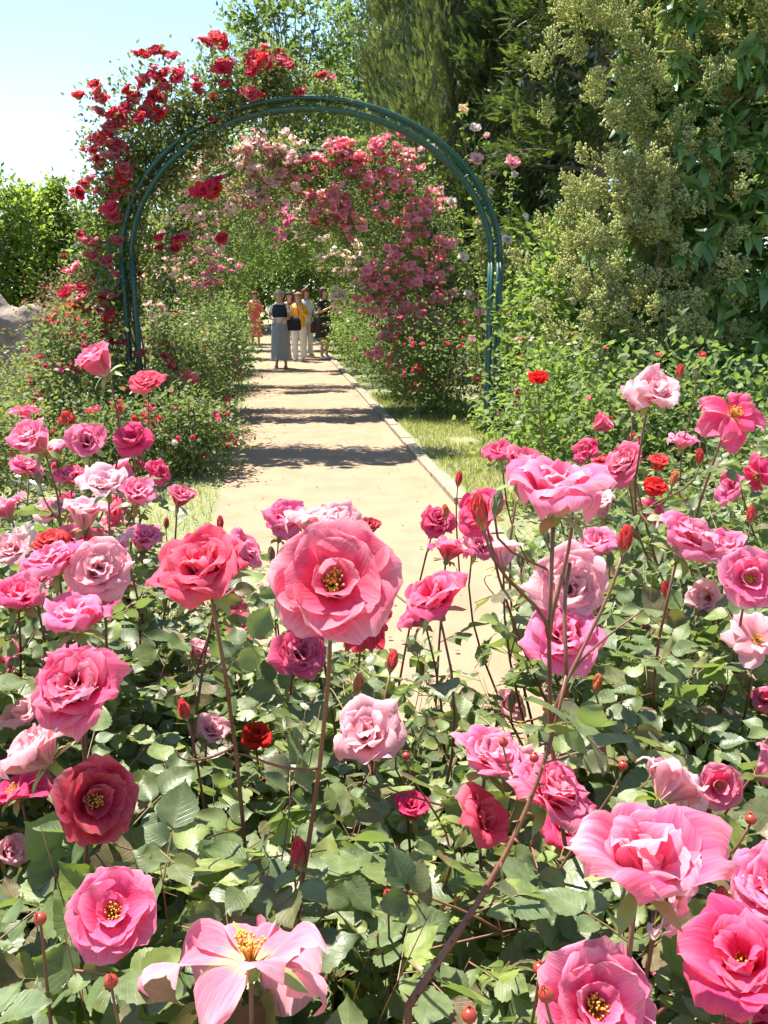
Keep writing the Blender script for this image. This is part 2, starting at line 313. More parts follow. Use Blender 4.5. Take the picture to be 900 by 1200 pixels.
GA = 2.39996
def bloom_mb(kind, seed, lo=False):
    """unit bloom: diameter about 1, axis +Z, base at origin"""
    r = np.random.default_rng(seed); m = MB(); q = dict(nu=5, nv=4) if lo else dict(nu=11, nv=9)
    if kind == 'full':
        n = 16 if lo else 25
        for i in range(n):
            t = (i+.5)/n; op = R(4+86*t**1.25)+r.normal(0, .07)
            Lp = .34+.20*t**.7+r.normal(0, .015); W = (.26+.40*t**.6)*(1 if not lo else 1.2)
            if t > .45 and r.random() < .16: continue
            op += r.normal(0, .16)*t; Lp *= 1+r.normal(0, .09)*t
            petal(m, i*GA+r.normal(0, .25), Lp, W, op*.25, op, curl=.2+1.0*t+r.normal(0, .45*t+.1), cupR=.10+.34*t, edge=.08+.22*t, ruf=.035+.065*t+.03*r.random(), r0=.008+.045*t, z0=.0-.02*t, r=r, notch=.06*r.random(), **q)
    elif kind == 'cup':
        n = 10 if lo else 15
        for i in range(n):
            t = (i+.5)/n; op = R(8+64*t**1.1)+r.normal(0, .1)
            op += r.normal(0, .2)*t
            petal(m, i*GA+r.normal(0, .3), .44+.16*t+r.normal(0, .05), .36+.34*t, op*.35, op, curl=.3+1.0*t+r.normal(0, .55), cupR=.15+.32*t, edge=.12+.22*t, ruf=.05+.07*t, r0=.01+.04*t, r=r, notch=.07*r.random(), **q)
    elif kind == 'open':
        for ring, (n, o0, o1, Lp, W, cR) in enumerate([(5, .85, 1.45, .52, .74, .50), (5, .6, 1.12, .45, .60, .36), (4, .25, .62, .30, .36, .2)]):
            for i in range(n):
                petal(m, (i+ring*.5)*2*math.pi/n+r.normal(0, .14), Lp+r.normal(0, .02), W, o0, o1+r.normal(0, .1), curl=.25-ring*.15+r.normal(0, .15), cupR=cR, edge=.10, ruf=.05, r0=.035, z0=.012*ring, r=r, notch=.05*r.random(), **q)
    elif kind == 'droop':
        for i, (phi, Lp, W, a, b) in enumerate([(0, .62, .50, 1.5, 2.3), (1.0, .60, .42, 1.3, 2.4), (-1.1, .55, .44, 1.4, 2.2), (2.5, .5, .45, 1.0, 1.5), (-2.4, .42, .36, .6, 1.1), (.5, .55, .40, 1.2, 2.1), (-.5, .5, .42, 1.0, 2.3), (1.7, .42, .34, .7, 1.6), (-1.8, .40, .30, .5, 1.9), (3.1, .32, .28, .3, .9)]):
            petal(m, phi+r.normal(0, .1), Lp, W, a, b, curl=.2+r.normal(0, .4), cupR=.26, edge=.2, ruf=.11, r0=.03, z0=.008*i, r=r, **q)
    elif kind == 'hang':
        for i, (phi, Lp, W, a, b) in enumerate([(-1.95, 1.05, .80, 2.2, 2.9), (-1.25, 1.0, .78, 2.0, 2.85), (-.6, .95, .60, 1.7, 2.6), (-2.5, .80, .46, 2.0, 2.9), (2.2, .72, .54, .8, .9), (.9, .42, .32, 1.2, 2.5), (-1.55, .5, .36, 1.2, 2.5), (-2.3, .42, .3, 1.1, 2.4)]):
            petal(m, phi, Lp, W, a, b, curl=-.1, cupR=.22, edge=.16, ruf=.06, r0=.04, z0=.01*(i % 3), r=r, notch=.08, **q)
    elif kind == 'half':
        n = 8 if lo else 15
        for i in range(n):
            t = (i+.5)/n; op = R(3+38*t**1.4)
            petal(m, i*GA+r.normal(0, .15), .50+.12*t, .34+.32*t, op*.2+.1*t, op, curl=.2+1.1*t*r.random(), cupR=.09+.26*t, edge=.07+.2*t, ruf=.03+.03*t, r0=.008+.05*t, r=r, **q)
    elif kind == 'bud':
        for i in range(8):
            t = i/7; petal(m, i*GA, .95-.1*t, .5+.12*t, .55-.25*t, -.42+.22*t, cupR=.19+.05*t, edge=.02+.04*t, ruf=.012, r0=.03+.05*t, r=r, nu=q['nu'], nv=q['nv'], curl=.0)
    elif kind == 'lo':
        for i in range(11):
            t = (i+.5)/11; op = R(8+84*t); petal(m, i*GA, .36+.14*t, .32+.26*t, op*.4, op, curl=.5*t, cupR=.12+.35*t, edge=.1, ruf=.05, r0=.01+.03*t, nu=4, nv=3, r=r)
    return m
def stamens_mb(seed, R_=.085):
    r = np.random.default_rng(seed); m = MB()
    for i in range(46):
        a = r.uniform(0, 6.28); q = R_*math.sqrt(r.random()); tip = np.array([q*1.15*math.cos(a), q*1.15*math.sin(a), .15+r.uniform(0, .05)]); b = np.array([q*.3*math.cos(a), q*.3*math.sin(a), .03])
        v, f = tube([b, (b+tip)/2+[0, 0, .01], tip], .0035, 3); m.add(v, f); v, f = ellipsoid(tip, (.012, .012, .010), 5, 4); m.add(v, f)
    return m
def calyx_mb(seed, up=False):
    r = np.random.default_rng(seed); m = MB()
    v, f = loft([(0, 0, -.10, .022, .022), (0, 0, -.08, .05, .05), (0, 0, -.03, .062, .062), (0, 0, .01, .05, .05)], 8); m.add(v, f)
    for i in range(5):
        a = i*1.2566+r.normal(0, .1)
        if up: petal(m, a, .74, .30, .62, -.32, cupR=.2, edge=0, ruf=.02, r0=.05, z0=-.01, nu=3, nv=5, r=r)
        else: petal(m, a, .36, .11, 1.3, 2.3+r.normal(0, .3), cupR=.2, edge=0, ruf=.04, r0=.03, z0=-.01, nu=3, nv=5, r=r)
    return m
VAR = {}
for k, ss in {'full': (1, 2, 3, 4, 5, 6, 7), 'cup': (11, 12, 13, 14, 15, 16, 17), 'open': (21, 22, 23), 'droop': (31, 32), 'hang': (35,), 'half': (41, 42, 43), 'bud': (51, 52)}.items():
    VAR[k] = []
    for s_ in ss:
        pm = bloom_mb(k, s_).mesh('bloom'); pm.materials.append(M_PETAL)
        sm = None
        if k in ('open', 'cup', 'droop', 'hang'): sm = stamens_mb(s_).mesh('stamens'); sm.materials.append(M_STAMEN)
        cm = calyx_mb(s_, k in ('bud',)).mesh('calyx'); cm.materials.append(M_SEPAL)
        VAR[k].append((pm, sm, cm))
LOV = []
for s_ in range(4):
    pm = bloom_mb('lo', 60+s_).mesh('bloom'); pm.materials.append(M_PETALF); LOV.append(pm)
MDV = []
for s_ in range(3):
    pm = bloom_mb('full', 70+s_, True).mesh('bloom'); pm.materials.append(M_PETAL); MDV.append(pm)

q_ = bloom_mb('lo', 66); LOVT = (np.concatenate(q_.v), [np.concatenate(fl) for fl in q_.f.values()], np.concatenate(q_.uv))
CORAL = (.94, .07, .16); PINK = (.93, .105, .30); MAG = (.82, .022, .165); CRIM = (.62, .010, .045); SCAR = (.78, .018, .012); PALE = (.97, .44, .49); HOT = (.92, .045, .20); WHT = (.9, .84, .72); PEACH = (.90, .55, .42); YEL = (.9, .75, .30)
def put(me, parent, loc, axis, size, col=None, pale=.5, spin=0., name=None, label=None):
    o = bpy.data.objects.new(name or me.name, me); COL.objects.link(o)
    a = Vector(axis).normalized(); q = a.to_track_quat('Z', 'Y').to_matrix() @ Matrix.Rotation(spin, 3, 'Z')
    o.matrix_world = Matrix.Translation(Vector(loc)) @ q.to_4x4() @ Matrix.Diagonal((size, size, size, 1))
    if parent is not None:
        o.parent = parent
        o.matrix_parent_inverse = Matrix.Translation(-Vector(parent.location))
    if col is not None: o.color = (*col, 1); o['pale'] = float(pale)
    if label: o['label'] = label
    return o
def put_bloom(parent, loc, axis, size, kind, seed, col, pale, label=None):
    pm, sm, cm = VAR[kind][seed % len(VAR[kind])]; spin = 0 if kind == 'hang' else seed*1.7
    o = put(pm, parent, loc, axis, size, col, pale, spin, 'bud' if kind == 'bud' else 'bloom', label)
    for me, nm in ((sm, 'stamens'), (cm, 'sepals')):
        if me is None: continue
        c = bpy.data.objects.new(nm, me); COL.objects.link(c); c.parent = o
    return o

# ------------------------------------------------------------------ the ground
def sheet(name, pts, z, mat, kind='structure'):
    v = np.array([(x, y, z) for x, y in pts]); mb = MB(); mb.add(v, [np.arange(len(pts))[None]]); o = mb.build(name, mat, smooth=False); return tag(o, None, None, None, kind)
m, nt, out = newmat('lawn'); bs = N(nt, 'ShaderNodeBsdfPrincipled', Roughness=.95); tc = N(nt, 'ShaderNodeTexCoord')
n1 = N(nt, 'ShaderNodeTexNoise', Scale=.7, Detail=6.0); n2 = N(nt, 'ShaderNodeTexNoise', Scale=38., Detail=6.0); L(nt, tc.outputs['Object'], n1.inputs[0]); L(nt, tc.outputs['Object'], n2.inputs[0])
c = mixc(nt, n1.outputs[0], ramp(nt, [(.35, (.16, .17, .07)), (.65, (.36, .30, .17))], n2.outputs[0]).outputs[0], ramp(nt, [(.35, (.07, .11, .03)), (.7, (.17, .20, .07))], n2.outputs[0]).outputs[0])
L(nt, c, bs.inputs['Base Color']); bm = N(nt, 'ShaderNodeBump', Strength=.8, Distance=.02); L(nt, n2.outputs[0], bm.inputs['Height']); L(nt, bm.outputs[0], bs.inputs['Normal']); L(nt, bs.outputs[0], out.inputs[0]); M_LAWN = m
m, nt, out = newmat('sandy_path'); bs = N(nt, 'ShaderNodeBsdfPrincipled', Roughness=.95); tc = N(nt, 'ShaderNodeTexCoord')
n1 = N(nt, 'ShaderNodeTexNoise', Scale=.9, Detail=5.0); n2 = N(nt, 'ShaderNodeTexNoise', Scale=120., Detail=4.0); L(nt, tc.outputs['Object'], n1.inputs[0]); L(nt, tc.outputs['Object'], n2.inputs[0])
c = mixc(nt, n2.outputs[0], ramp(nt, [(.3, (.245, .155, .092)), (.7, (.29, .19, .115))], n1.outputs[0]).outputs[0], (.31, .222, .143))
L(nt, c, bs.inputs['Base Color']); n3 = N(nt, 'ShaderNodeTexVoronoi', Scale=45.); L(nt, tc.outputs['Object'], n3.inputs[0]); c = mixc(nt, .8, c, ramp(nt, [(0, (.62, .58, .52)), (.12, (1, 1, 1))], n3.outputs['Distance']).outputs[0], 'MULTIPLY'); n4 = N(nt, 'ShaderNodeTexNoise', Scale=3.5, Detail=7.0); L(nt, tc.outputs['Object'], n4.inputs[0]); c = mixc(nt, .9, c, ramp(nt, [(.38, (.91, .90, .87)), (.55, (1.04, 1.04, 1.03))], n4.outputs[0]).outputs[0], 'MULTIPLY'); L(nt, c, bs.inputs['Base Color'])
bm = N(nt, 'ShaderNodeBump', Strength=.5, Distance=.01); L(nt, n2.outputs[0], bm.inputs['Height']); L(nt, bm.outputs[0], bs.inputs['Normal']); L(nt, bs.outputs[0], out.inputs[0]); M_PATH = m
M_SOIL = plain('bed_soil', (.17, .13, .08), 1., (.34, .27, .17), 12, bump=.03, bscale=30)
M_KERB = plain('kerb_stone', (.22, .17, .115), .9, (.34, .27, .19), 9, bump=.004, bscale=60)
sheet('ground', [(-300, -60), (300, -60), (300, 500), (-300, 500)], 0, M_LAWN)
XL, XR = -.48, 1.36
sheet('path', [(XL, 2.4), (XR, 2.4), (XR, 60), (XL, 60)], .012, M_PATH)
sheet('rose_bed', [(-3.2, -.6), (3.6, -.6), (3.6, 2.35), (-3.2, 2.35)], .008, M_SOIL)
for nm, x0 in (('kerb', XR+.07),):
    mb = MB(); y = 2.4
    r = np.random.default_rng(5)
    while y < 45:
        v, f = box((x0+r.normal(0, .008), y+.49, (.0 if x0 > 0 else -.018)+r.normal(0, .004)), (.06+r.normal(0, .004), .487, .045)); mb.add(v, f); y += 1.0
    tag(mb.build(nm, M_KERB, smooth=False), kind='structure')

def grass(name, pts, size, seed, kind='stuff'):
    r = np.random.default_rng(seed); n = len(pts); p = np.column_stack([pts, np.full(n, .0)])
    d = unit(np.column_stack([r.normal(0, .45, n), r.normal(0, .45, n), np.ones(n)])); nn = np.column_stack([r.normal(0, 1, n), r.normal(0, 1, n), np.zeros(n)])
    mb = MB(); mb.inst(BLADE, frames(p, d, nn, size*r.uniform(.5, 1.3, n), size*1.3*r.uniform(.8, 1.3, n))); o = mb.build(name, M_GRASS); tag(o, kind='stuff'); return o
def rect(n, x0, x1, y0, y1, seed):
    r = np.random.default_rng(seed); return np.column_stack([r.uniform(x0, x1, n), r.uniform(y0, y1, n)])
def clumpy(P, s=1.1, th=.0):
    k = np.sin(P[:, 0]*s*3+1)*np.sin(P[:, 1]*s*2.3)+.5*np.sin(P[:, 0]*s*9)*np.sin(P[:, 1]*s*7+2); return P[k > th-.8+0*k]
g = np.concatenate([clumpy(rect(16000, -4.5, -.5, 2.6, 10, 1)), clumpy(rect(20000, 1.55, 2.9, 6, 14, 2)), rect(9000, -12, -3, 8, 18, 3)])
tag(grass('grass', g, .07, 4), 'short green and straw coloured lawn grass beside the sandy path', 'grass')
g = clumpy(rect(16000, -.9, 1.8, .2, 2.5, 5)); tag(grass('weeds', g, .17, 6), 'fine weeds and grass under the near rose bushes', 'weeds')

r = np.random.default_rng(8); n = 260; P = np.column_stack([r.uniform(XL-.1, XR+.5, n), 2.6+12*r.random(n)**1.5, np.full(n, .024)]); mb = MB(); q = MB(); petal(q, 0, 1., .9, 1.45, 1.5, cupR=.8, nu=4, nv=3, r=r); T = (np.concatenate(q.v), [np.concatenate(fl) for fl in q.f.values()], np.concatenate(q.uv))
mb.inst(T, frames(P, r.normal(0, 1, (n, 3))*[1, 1, .1], [0, 0, 1.]+r.normal(0, .12, (n, 3)), .026*r.uniform(.5, 1.2, n))); o = mb.build('fallen_petals', M_PETALF); o.color = (.85, .25, .32, 1); o['pale'] = .8; tag(o, 'scattered pink rose petals lying on the sandy path', 'petals', kind='stuff')
P = np.column_stack([np.where(r.random(2600) < .5, XL, XR+.12)+r.normal(0, .07, 2600), r.uniform(2.5, 16, 2600)]); g2 = P[(np.sin(P[:, 1]*5)+np.sin(P[:, 1]*1.7)) > .2]; tag(grass('edge_grass', g2, .06, 9), 'tufts of grass creeping over the path edges', 'grass')
# ------------------------------------------------------------------ foreground rose bushes
YT = ([-200, 0, 60, 110, 180, 235, 275, 300, 330, 360, 400, 470, 520, 545, 580, 620, 680, 740, 800, 900, 1100],
      [570, 575, 580, 565, 555, 525, 545, 590, 660, 715, 735, 735, 715, 690, 640, 600, 560, 520, 495, 470, 460])
BUSH = [  # base x, y, canopy radius, canopy top, label, number of filler shoots
 (-.12, .74, .36, 1.30, 'near left rose bush with the big coral bloom and a red bud at its foot', 60),
 (.40, .66, .36, 1.28, 'near right rose bush with large cupped pink blooms at the lower right corner', 60),
 (-.52, 1.35, .45, 1.26, 'rose bush at left edge crowded with overlapping pale and deep pink blooms', 74),
 (.16, 1.45, .38, 1.08, 'low rose bush in front of the sandy path with small crimson pink blooms', 85),
 (.66, 1.25, .40, 1.26, 'rose bush with long red stems and pointed buds around a broad pink bloom', 74),
 (-.95, 2.25, .50, 1.22, 'rose bush at left by the lawn with a tall pair of pink blooms', 60),
 (1.15, 2.0, .50, 1.26, 'rose bush at right edge with ruffled pink blooms over dark leaves', 74),
 (1.9, 2.9, .55, 1.25, 'rose bush behind the right edge one with a pale bloom and a deep pink one', 60),
 (1.2, 3.1, .45, 1.02, 'low rose bush with scarlet and crimson blooms right of the kerb', 50),
 (-.34, 1.95, .44, 1.14, 'leafy rose bush at the left side of the path start with few blooms', 70),
]
BV = [v for v in BUSH]
# (px, py, size px, kind, colour, pale, axis (right, up, to camera), real diameter, bush)
H = [
 (392, 680, 158, 'open', (.94, .08, .20), .75, (.10, .62, .85), .108, 0), (237, 668, 126, 'full', CORAL, .35, (-.1, .9, .35), .10, 0),
 (652, 580, 140, 'cup', PINK, .75, (0, .92, .1), .105, 4), (752, 1012, 185, 'cup', HOT, .95, (-.05, .97, .25), .108, 1),
 (800, 1062, 110, 'droop', PALE, .9, (.2, .2, .8), .075, 1), (700, 1180, 150, 'open', PINK, .7, (.0, .7, .8), .09, 1),
 (868, 1125, 150, 'cup', HOT, .3, (-.3, .7, .3), .095, 1), (905, 1042, 120, 'full', PINK, .8, (-.2, .8, .5), .09, 1),
 (890, 1200, 70, 'full', HOT, .3, (0, .6, .7), .05, 1),
 (292, 1100, 205, 'hang', (.94, .24, .36), .8, (0, 1, 0), .128, 0), (132, 1068, 98, 'open', PINK, .5, (.5, .4, .6), .07, 0),
 (112, 938, 104, 'open', CRIM, .3, (.35, .2, .9), .085, 0), (45, 885, 96, 'cup', PALE, .6, (.0, .9, .4), .09, 2), (14, 925, 70, 'cup', MAG, .4, (.0, .9, .3), .08, 2),
 (88, 805, 112, 'full', HOT, .7, (.1, .75, .5), .095, 2), (88, 728, 80, 'cup', PINK, .7, (.2, .8, .3), .09, 2),
 (62, 662, 72, 'full', PINK, .6, (-.1, .7, .5), .085, 2), (116, 668, 76, 'full', PALE, .5, (.3, .5, .7), .09, 2), (20, 702, 66, 'cup', HOT, .55, (-.1, .9, .3), .09, 2),
 (100, 612, 48, 'half', PALE, .9, (-.2, .8, .4), .08, 5), (125, 570, 58, 'cup', (.9, .55, .62), 1., (0, .9, .3), .09, 5), (160, 585, 42, 'half', PINK, .8, (.2, .9, .3), .07, 5), (28, 628, 34, 'half', WHT, .9, (0, .8, .4), .06, 5),
 (210, 588, 32, 'half', MAG, .6, (.3, .9, .2), .055, 2), (60, 636, 40, 'full', SCAR, .3, (.2, .6, .6), .06, 2), (45, 522, 52, 'full', PINK, .7, (0, .8, .4), .09, 5), (62, 530, 40, 'cup', PINK, .8, (.2, .8, .4), .08, 5), (103, 522, 46, 'half', PINK, .6, (.1, .95, .2), .08, 5),
 (155, 515, 44, 'cup', MAG, .3, (.5, .6, .4), .085, 5), (120, 432, 48, 'cup', HOT, .5, (-.2, .8, .4), .095, 5), (172, 450, 40, 'full', CORAL, .4, (.1, .7, .6), .085, 5), (22, 480, 30, 'cup', HOT, .6, (0, .9, .3), .08, 5),
 (280, 645, 60, 'cup', PINK, .7, (.5, .8, .0), .08, 0), (228, 768, 30, 'half', PALE, .9, (.2, .9, .2), .05, 2), (245, 860, 40, 'half', PALE, .9, (.4, .8, .3), .055, 0), (300, 862, 36, 'cup', SCAR, .1, (0, .7, .6), .055, 3),
 (335, 608, 50, 'cup', PINK, .6, (-.4, .8, .2), .085, 3), (372, 618, 72, 'cup', PALE, 1., (0, .8, .4), .09, 3), (432, 622, 26, 'half', CRIM, .2, (.3, .9, .1), .045, 3), (350, 766, 66, 'full', MAG, .5, (-.2, .8, .4), .085, 3),
 (430, 725, 60, 'full', CRIM, .3, (.5, .5, .3), .08, 3), (508, 705, 82, 'cup', MAG, .6, (-.1, .9, .25), .095, 3), (525, 648, 50, 'cup', MAG, .5, (.1, .9, .2), .08, 3), (512, 612, 42, 'full', MAG, .4, (.1, .9, .2), .075, 3),
 (430, 862, 84, 'cup', PALE, 1., (0, .7, .6), .09, 3), (480, 952, 42, 'cup', MAG, .2, (.2, .7, .4), .05, 4),
 (585, 532, 40, 'cup', MAG, .4, (0, .8, .4), .08, 8), (590, 657, 44, 'half', PALE, .9, (-.2, .9, .2), .065, 4), (562, 602, 62, 'cup', MAG, .4, (-.6, .7, .2), .075, 4),
 (668, 690, 88, 'full', PALE, .7, (0, .8, .5), .095, 4), (662, 748, 90, 'full', PINK, .7, (-.1, .5, .8), .095, 4),
 (735, 545, 56, 'full', MAG, .7, (-.2, .8, .4), .09, 6), (768, 572, 30, 'full', SCAR, .1, (0, .7, .6), .06, 6), (770, 548, 26, 'cup', SCAR, .2, (0, .8, .4), .055, 6), (712, 545, 40, 'cup', CRIM, .2, (.2, .9, .2), .08, 8), (705, 600, 40, 'half', PALE, 1., (-.3, .8, .1), .07, 6), (630, 445, 22, 'lo', SCAR, 0, (0, .8, .4), .06, 8),
 (765, 462, 64, 'cup', PALE, 1., (-.1, .75, .4), .09, 7), (864, 482, 68, 'cup', HOT, .6, (.2, .7, .6), .09, 7), (808, 638, 88, 'full', PINK, .8, (.1, .85, .4), .095, 6), (880, 678, 66, 'open', PINK, .8, (.0, .5, .8), .08, 6), (888, 750, 64, 'droop', PALE, .9, (-.5, .3, .5), .08, 6), (902, 820, 40, 'cup', PINK, .6, (-.5, .5, .4), .07, 6),
 (575, 893, 84, 'full', PINK, .9, (-.2, .8, .3), .075, 4), (648, 930, 108, 'full', HOT, .7, (.2, .6, .5), .09, 4), (782, 925, 90, 'cup', PALE, 1., (.2, .5, -.5), .08, 6), (843, 921, 50, 'open', PINK, .8, (0, .5, .9), .05, 6), (560, 962, 84, 'cup', CORAL, .3, (.4, .6, .2), .075, 4), (668, 975, 76, 'cup', MAG, .3, (.1, .8, .2), .08, 4),
 (5, 1000, 40, 'half', PALE, .8, (.4, .8, .2), .045, 0),
]
for (px, py, sz, k, c, pl, D, b) in [(185, 905, 46, 'cup', MAG, .4, .07, 0), (330, 905, 40, 'full', CRIM, .2, .06, 3), (395, 945, 38, 'cup', HOT, .5, .06, 3), (500, 860, 34, 'full', MAG, .3, .06, 3), (240, 1010, 40, 'cup', PINK, .6, .06, 0), (470, 1080, 36, 'full', MAG, .2, .05, 0), (60, 1010, 46, 'full', PINK, .6, .06, 2), (700, 850, 36, 'cup', HOT, .4, .06, 6), (820, 800, 40, 'full', PINK, .7, .07, 6), (770, 740, 34, 'cup', MAG, .4, .06, 6), (150, 700, 40, 'full', HOT, .5, .07, 9), (280, 740, 38, 'cup', MAG, .5, .07, 9), (190, 800, 34, 'full', PINK, .6, .06, 9), (5, 780, 56, 'cup', PINK, .7, .08, 2), (130, 622, 38, 'full', PALE, .8, .08, 5), (78, 588, 34, 'cup', HOT, .5, .08, 5), (690, 530, 34, 'cup', MAG, .4, .08, 8), (860, 570, 40, 'cup', PINK, .7, .08, 7), (620, 1110, 44, 'full', MAG, .3, .06, 1), (8, 1120, 60, 'full', CRIM, .2, .07, 0), (530, 1160, 36, 'cup', HOT, .5, .05, 1)]:
    H.append((px, py, sz, k, c, pl, (rng.normal(0, .5), .6, .5), D, b))
for (px, py, sz, k, c, pl, D, b) in [(38, 690, 60, 'full', PINK, .6, .085, 2), (142, 645, 52, 'cup', PALE, .8, .08, 2), (108, 712, 60, 'cup', HOT, .5, .085, 2), (72, 765, 54, 'cup', PINK, .7, .07, 2), (18, 652, 46, 'half', PALE, .8, .08, 5), (140, 596, 44, 'full', CORAL, .5, .085, 5), (95, 645, 50, 'cup', HOT, .6, .085, 5), (150, 560, 36, 'half', PINK, .7, .08, 5), (900, 905, 80, 'cup', PINK, .7, .08, 6), (735, 962, 66, 'full', MAG, .4, .07, 1), (612, 905, 62, 'cup', PALE, .8, .075, 4), (700, 640, 54, 'cup', PINK, .8, .085, 4), (640, 715, 62, 'cup', HOT, .6, .085, 4), (845, 1085, 80, 'cup', PINK, .7, .08, 1), (810, 1150, 70, 'full', HOT, .5, .06, 1), (330, 625, 44, 'cup', HOT, .5, .08, 3), (400, 610, 44, 'cup', PALE, .9, .08, 3), (490, 725, 54, 'cup', HOT, .5, .08, 3), (850, 655, 56, 'cup', PINK, .6, .085, 6), (760, 600, 40, 'cup', HOT, .5, .08, 6), (745, 475, 40, 'half', PINK, .8, .07, 7), (885, 560, 40, 'cup', MAG, .4, .08, 7), (610, 560, 60, 'cup', MAG, .5, .09, 4), (265, 705, 50, 'cup', HOT, .5, .07, 9), (8, 600, 44, 'cup', PINK, .7, .08, 5), (82, 560, 40, 'full', HOT, .5, .08, 5), (168, 640, 42, 'half', PINK, .7, .07, 9), (58, 600, 40, 'cup', PALE, .9, .08, 5), (185, 555, 32, 'cup', MAG, .4, .07, 5), (30, 548, 36, 'full', PINK, .6, .08, 5), (120, 790, 60, 'cup', PINK, .8, .08, 2), (30, 840, 60, 'cup', PALE, .8, .075, 2), (560, 640, 46, 'cup', PINK, .7, .08, 4), (830, 700, 46, 'cup', PALE, .8, .07, 6), (700, 500, 30, 'full', HOT, .5, .08, 8), (800, 520, 36, 'cup', PINK, .7, .08, 7), (680, 880, 60, 'cup', PINK, .8, .075, 4), (590, 830, 40, 'half', PALE, .8, .07, 4)]:
    H.append((px, py, sz, k, c, pl, (rng.normal(0, .5), .75, .35), D, b))
NFRONT = len(H)-21-38
BUDS = [(350, 997, 42, SCAR, 0), (460, 773, 30, SCAR, 3), (733, 630, 40, SCAR, 4), (562, 596, 48, SCAR, 4), (670, 558, 44, (.35, .22, .08), 4), (583, 588, 34, (.2, .26, .08), 4), (797, 434, 20, SCAR, 7), (815, 440, 16, (.2, .26, .08), 7), (820, 534, 22, SCAR, 6),
        (846, 1058, 48, SCAR, 1), (466, 872, 26, (.8, .25, .05), 3), (390, 1150, 30, (.2, .28, .08), 0), (640, 628, 20, (.25, .3, .1), 4), (715, 655, 22, (.25, .3, .1), 4), (610, 655, 22, (.25, .3, .1), 4), (195, 612, 16, (.6, .12, .05), 2), (318, 648, 20, (.3, .25, .1), 0), (32, 1100, 30, (.3, .3, .1), 0), (750, 440, 18, (.3, .25, .1), 7),
        (430, 645, 22, SCAR, 3), (522, 598, 20, (.8, .25, .05), 3), (880, 602, 24, SCAR, 6), (790, 560, 22, (.8, .25, .05), 6), (258, 612, 20, SCAR, 9), (75, 490, 18, SCAR, 5), (140, 480, 16, SCAR, 5), (700, 800, 28, (.8, .25, .05), 6), (215, 830, 32, SCAR, 0), (600, 820, 26, (.3, .28, .1), 4), (780, 690, 24, SCAR, 6), (420, 800, 28, (.85, .3, .08), 3), (45, 560, 20, (.3, .28, .1), 5), (538, 560, 20, SCAR, 8)]
HIPS = [(130, 1150, 22, 0), (47, 1077, 20, 0), (590, 870, 15, 3), (626, 888, 15, 3), (476, 886, 13, 3), (118, 1120, 15, 0), (640, 1165, 26, 1), (550, 1190, 24, 1), (730, 897, 15, 6), (640, 830, 12, 4), (455, 1048, 16, 0), (632, 1135, 20, 1), (880, 960, 18, 1)]

bushes = []; acc = []
for bx, by, br, bh, lab, n in BUSH:
    e = empty('rose_bush', (bx, by, 0), lab, 'rose bush', 'rose bushes in the near bed'); bushes.append(e)
    acc.append(dict(leaf=[], node=[], pet=[], canes=[]))
discs = []
for (px, py, sz, kind, col, pale, ax, D, b) in H[:NFRONT]:
    discs.append((px, py, sz*.5, D*F/sz))
for (px, py, h, col, b) in BUDS: discs.append((px, py, h*.5, .034*F/h))
discs = np.array(discs)

def allowed(P, d, hard=True, r=rng):
    """which leaf anchors may stay: below the canopy line, not in front of a bloom"""
    x, y, z = proj(P); ok = (z > .55) & (y > np.interp(x, *YT))
    sparse = (x > 455) & (x < 600) & (y > 640) & (y < 865); ok &= ~(sparse & (r.random(len(x)) > .8))
    sparse = (x > 590) & (x < 660) & (y > 800) & (y < 890); ok &= ~(sparse & (r.random(len(x)) > .5))
    for (a, b_, s_, dd) in discs:
        rr = s_*(.92 if s_ > 30 else 1.0)+ (16/np.maximum(z, .4))*.6
        ok &= ~(((x-a)**2+(y-b_)**2 < rr*rr) & (z < dd+.03))
    return ok

def shoot(A, P, r, bare=.06, step=.042, scale=1., lat=1.):
    """leaf nodes on a cane polyline P (base to tip)"""
    seg = np.linalg.norm(np.diff(P, axis=0), axis=1); s = np.concatenate([[0], np.cumsum(seg)]); tot = s[-1]
    t = tot-bare; a = r.uniform(0, 6.28)
    while t > tot*.25:
        p = np.array([np.interp(t, s, P[:, k]) for k in range(3)]); q = np.array([np.interp(min(t+.01, tot), s, P[:, k]) for k in range(3)]); ax = unit(q-p+1e-6)
        u = unit(np.cross(ax, [.3, .1, .9])); v = np.cross(ax, u); a += GA
        rad = math.cos(a)*u+math.sin(a)*v
        d = unit(rad*lat+ax*r.uniform(.1, .8)+np.array([0, 0, r.uniform(-.1, .35)]))
        sc = scale*r.uniform(.75, 1.2)*(.65+.35*min(1, (tot-t)/.12))
        A['node'].append((p, d, sc)); t -= step*r.uniform(.7, 1.4)

bushrng = np.random.default_rng(21)
r = bushrng
def cane_path(base, tip, taxis, r, n=12):
    base = np.array(base, float); tip = np.array(tip, float); L_ = np.linalg.norm(tip-base)
    return bez(base, base+np.array([(tip-base)[0]*.15+r.normal(0, .04), (tip-base)[1]*.15+r.normal(0, .04), L_*.45]), tip-unit(taxis)*L_*.3+r.normal(0, .015, 3), tip, n)

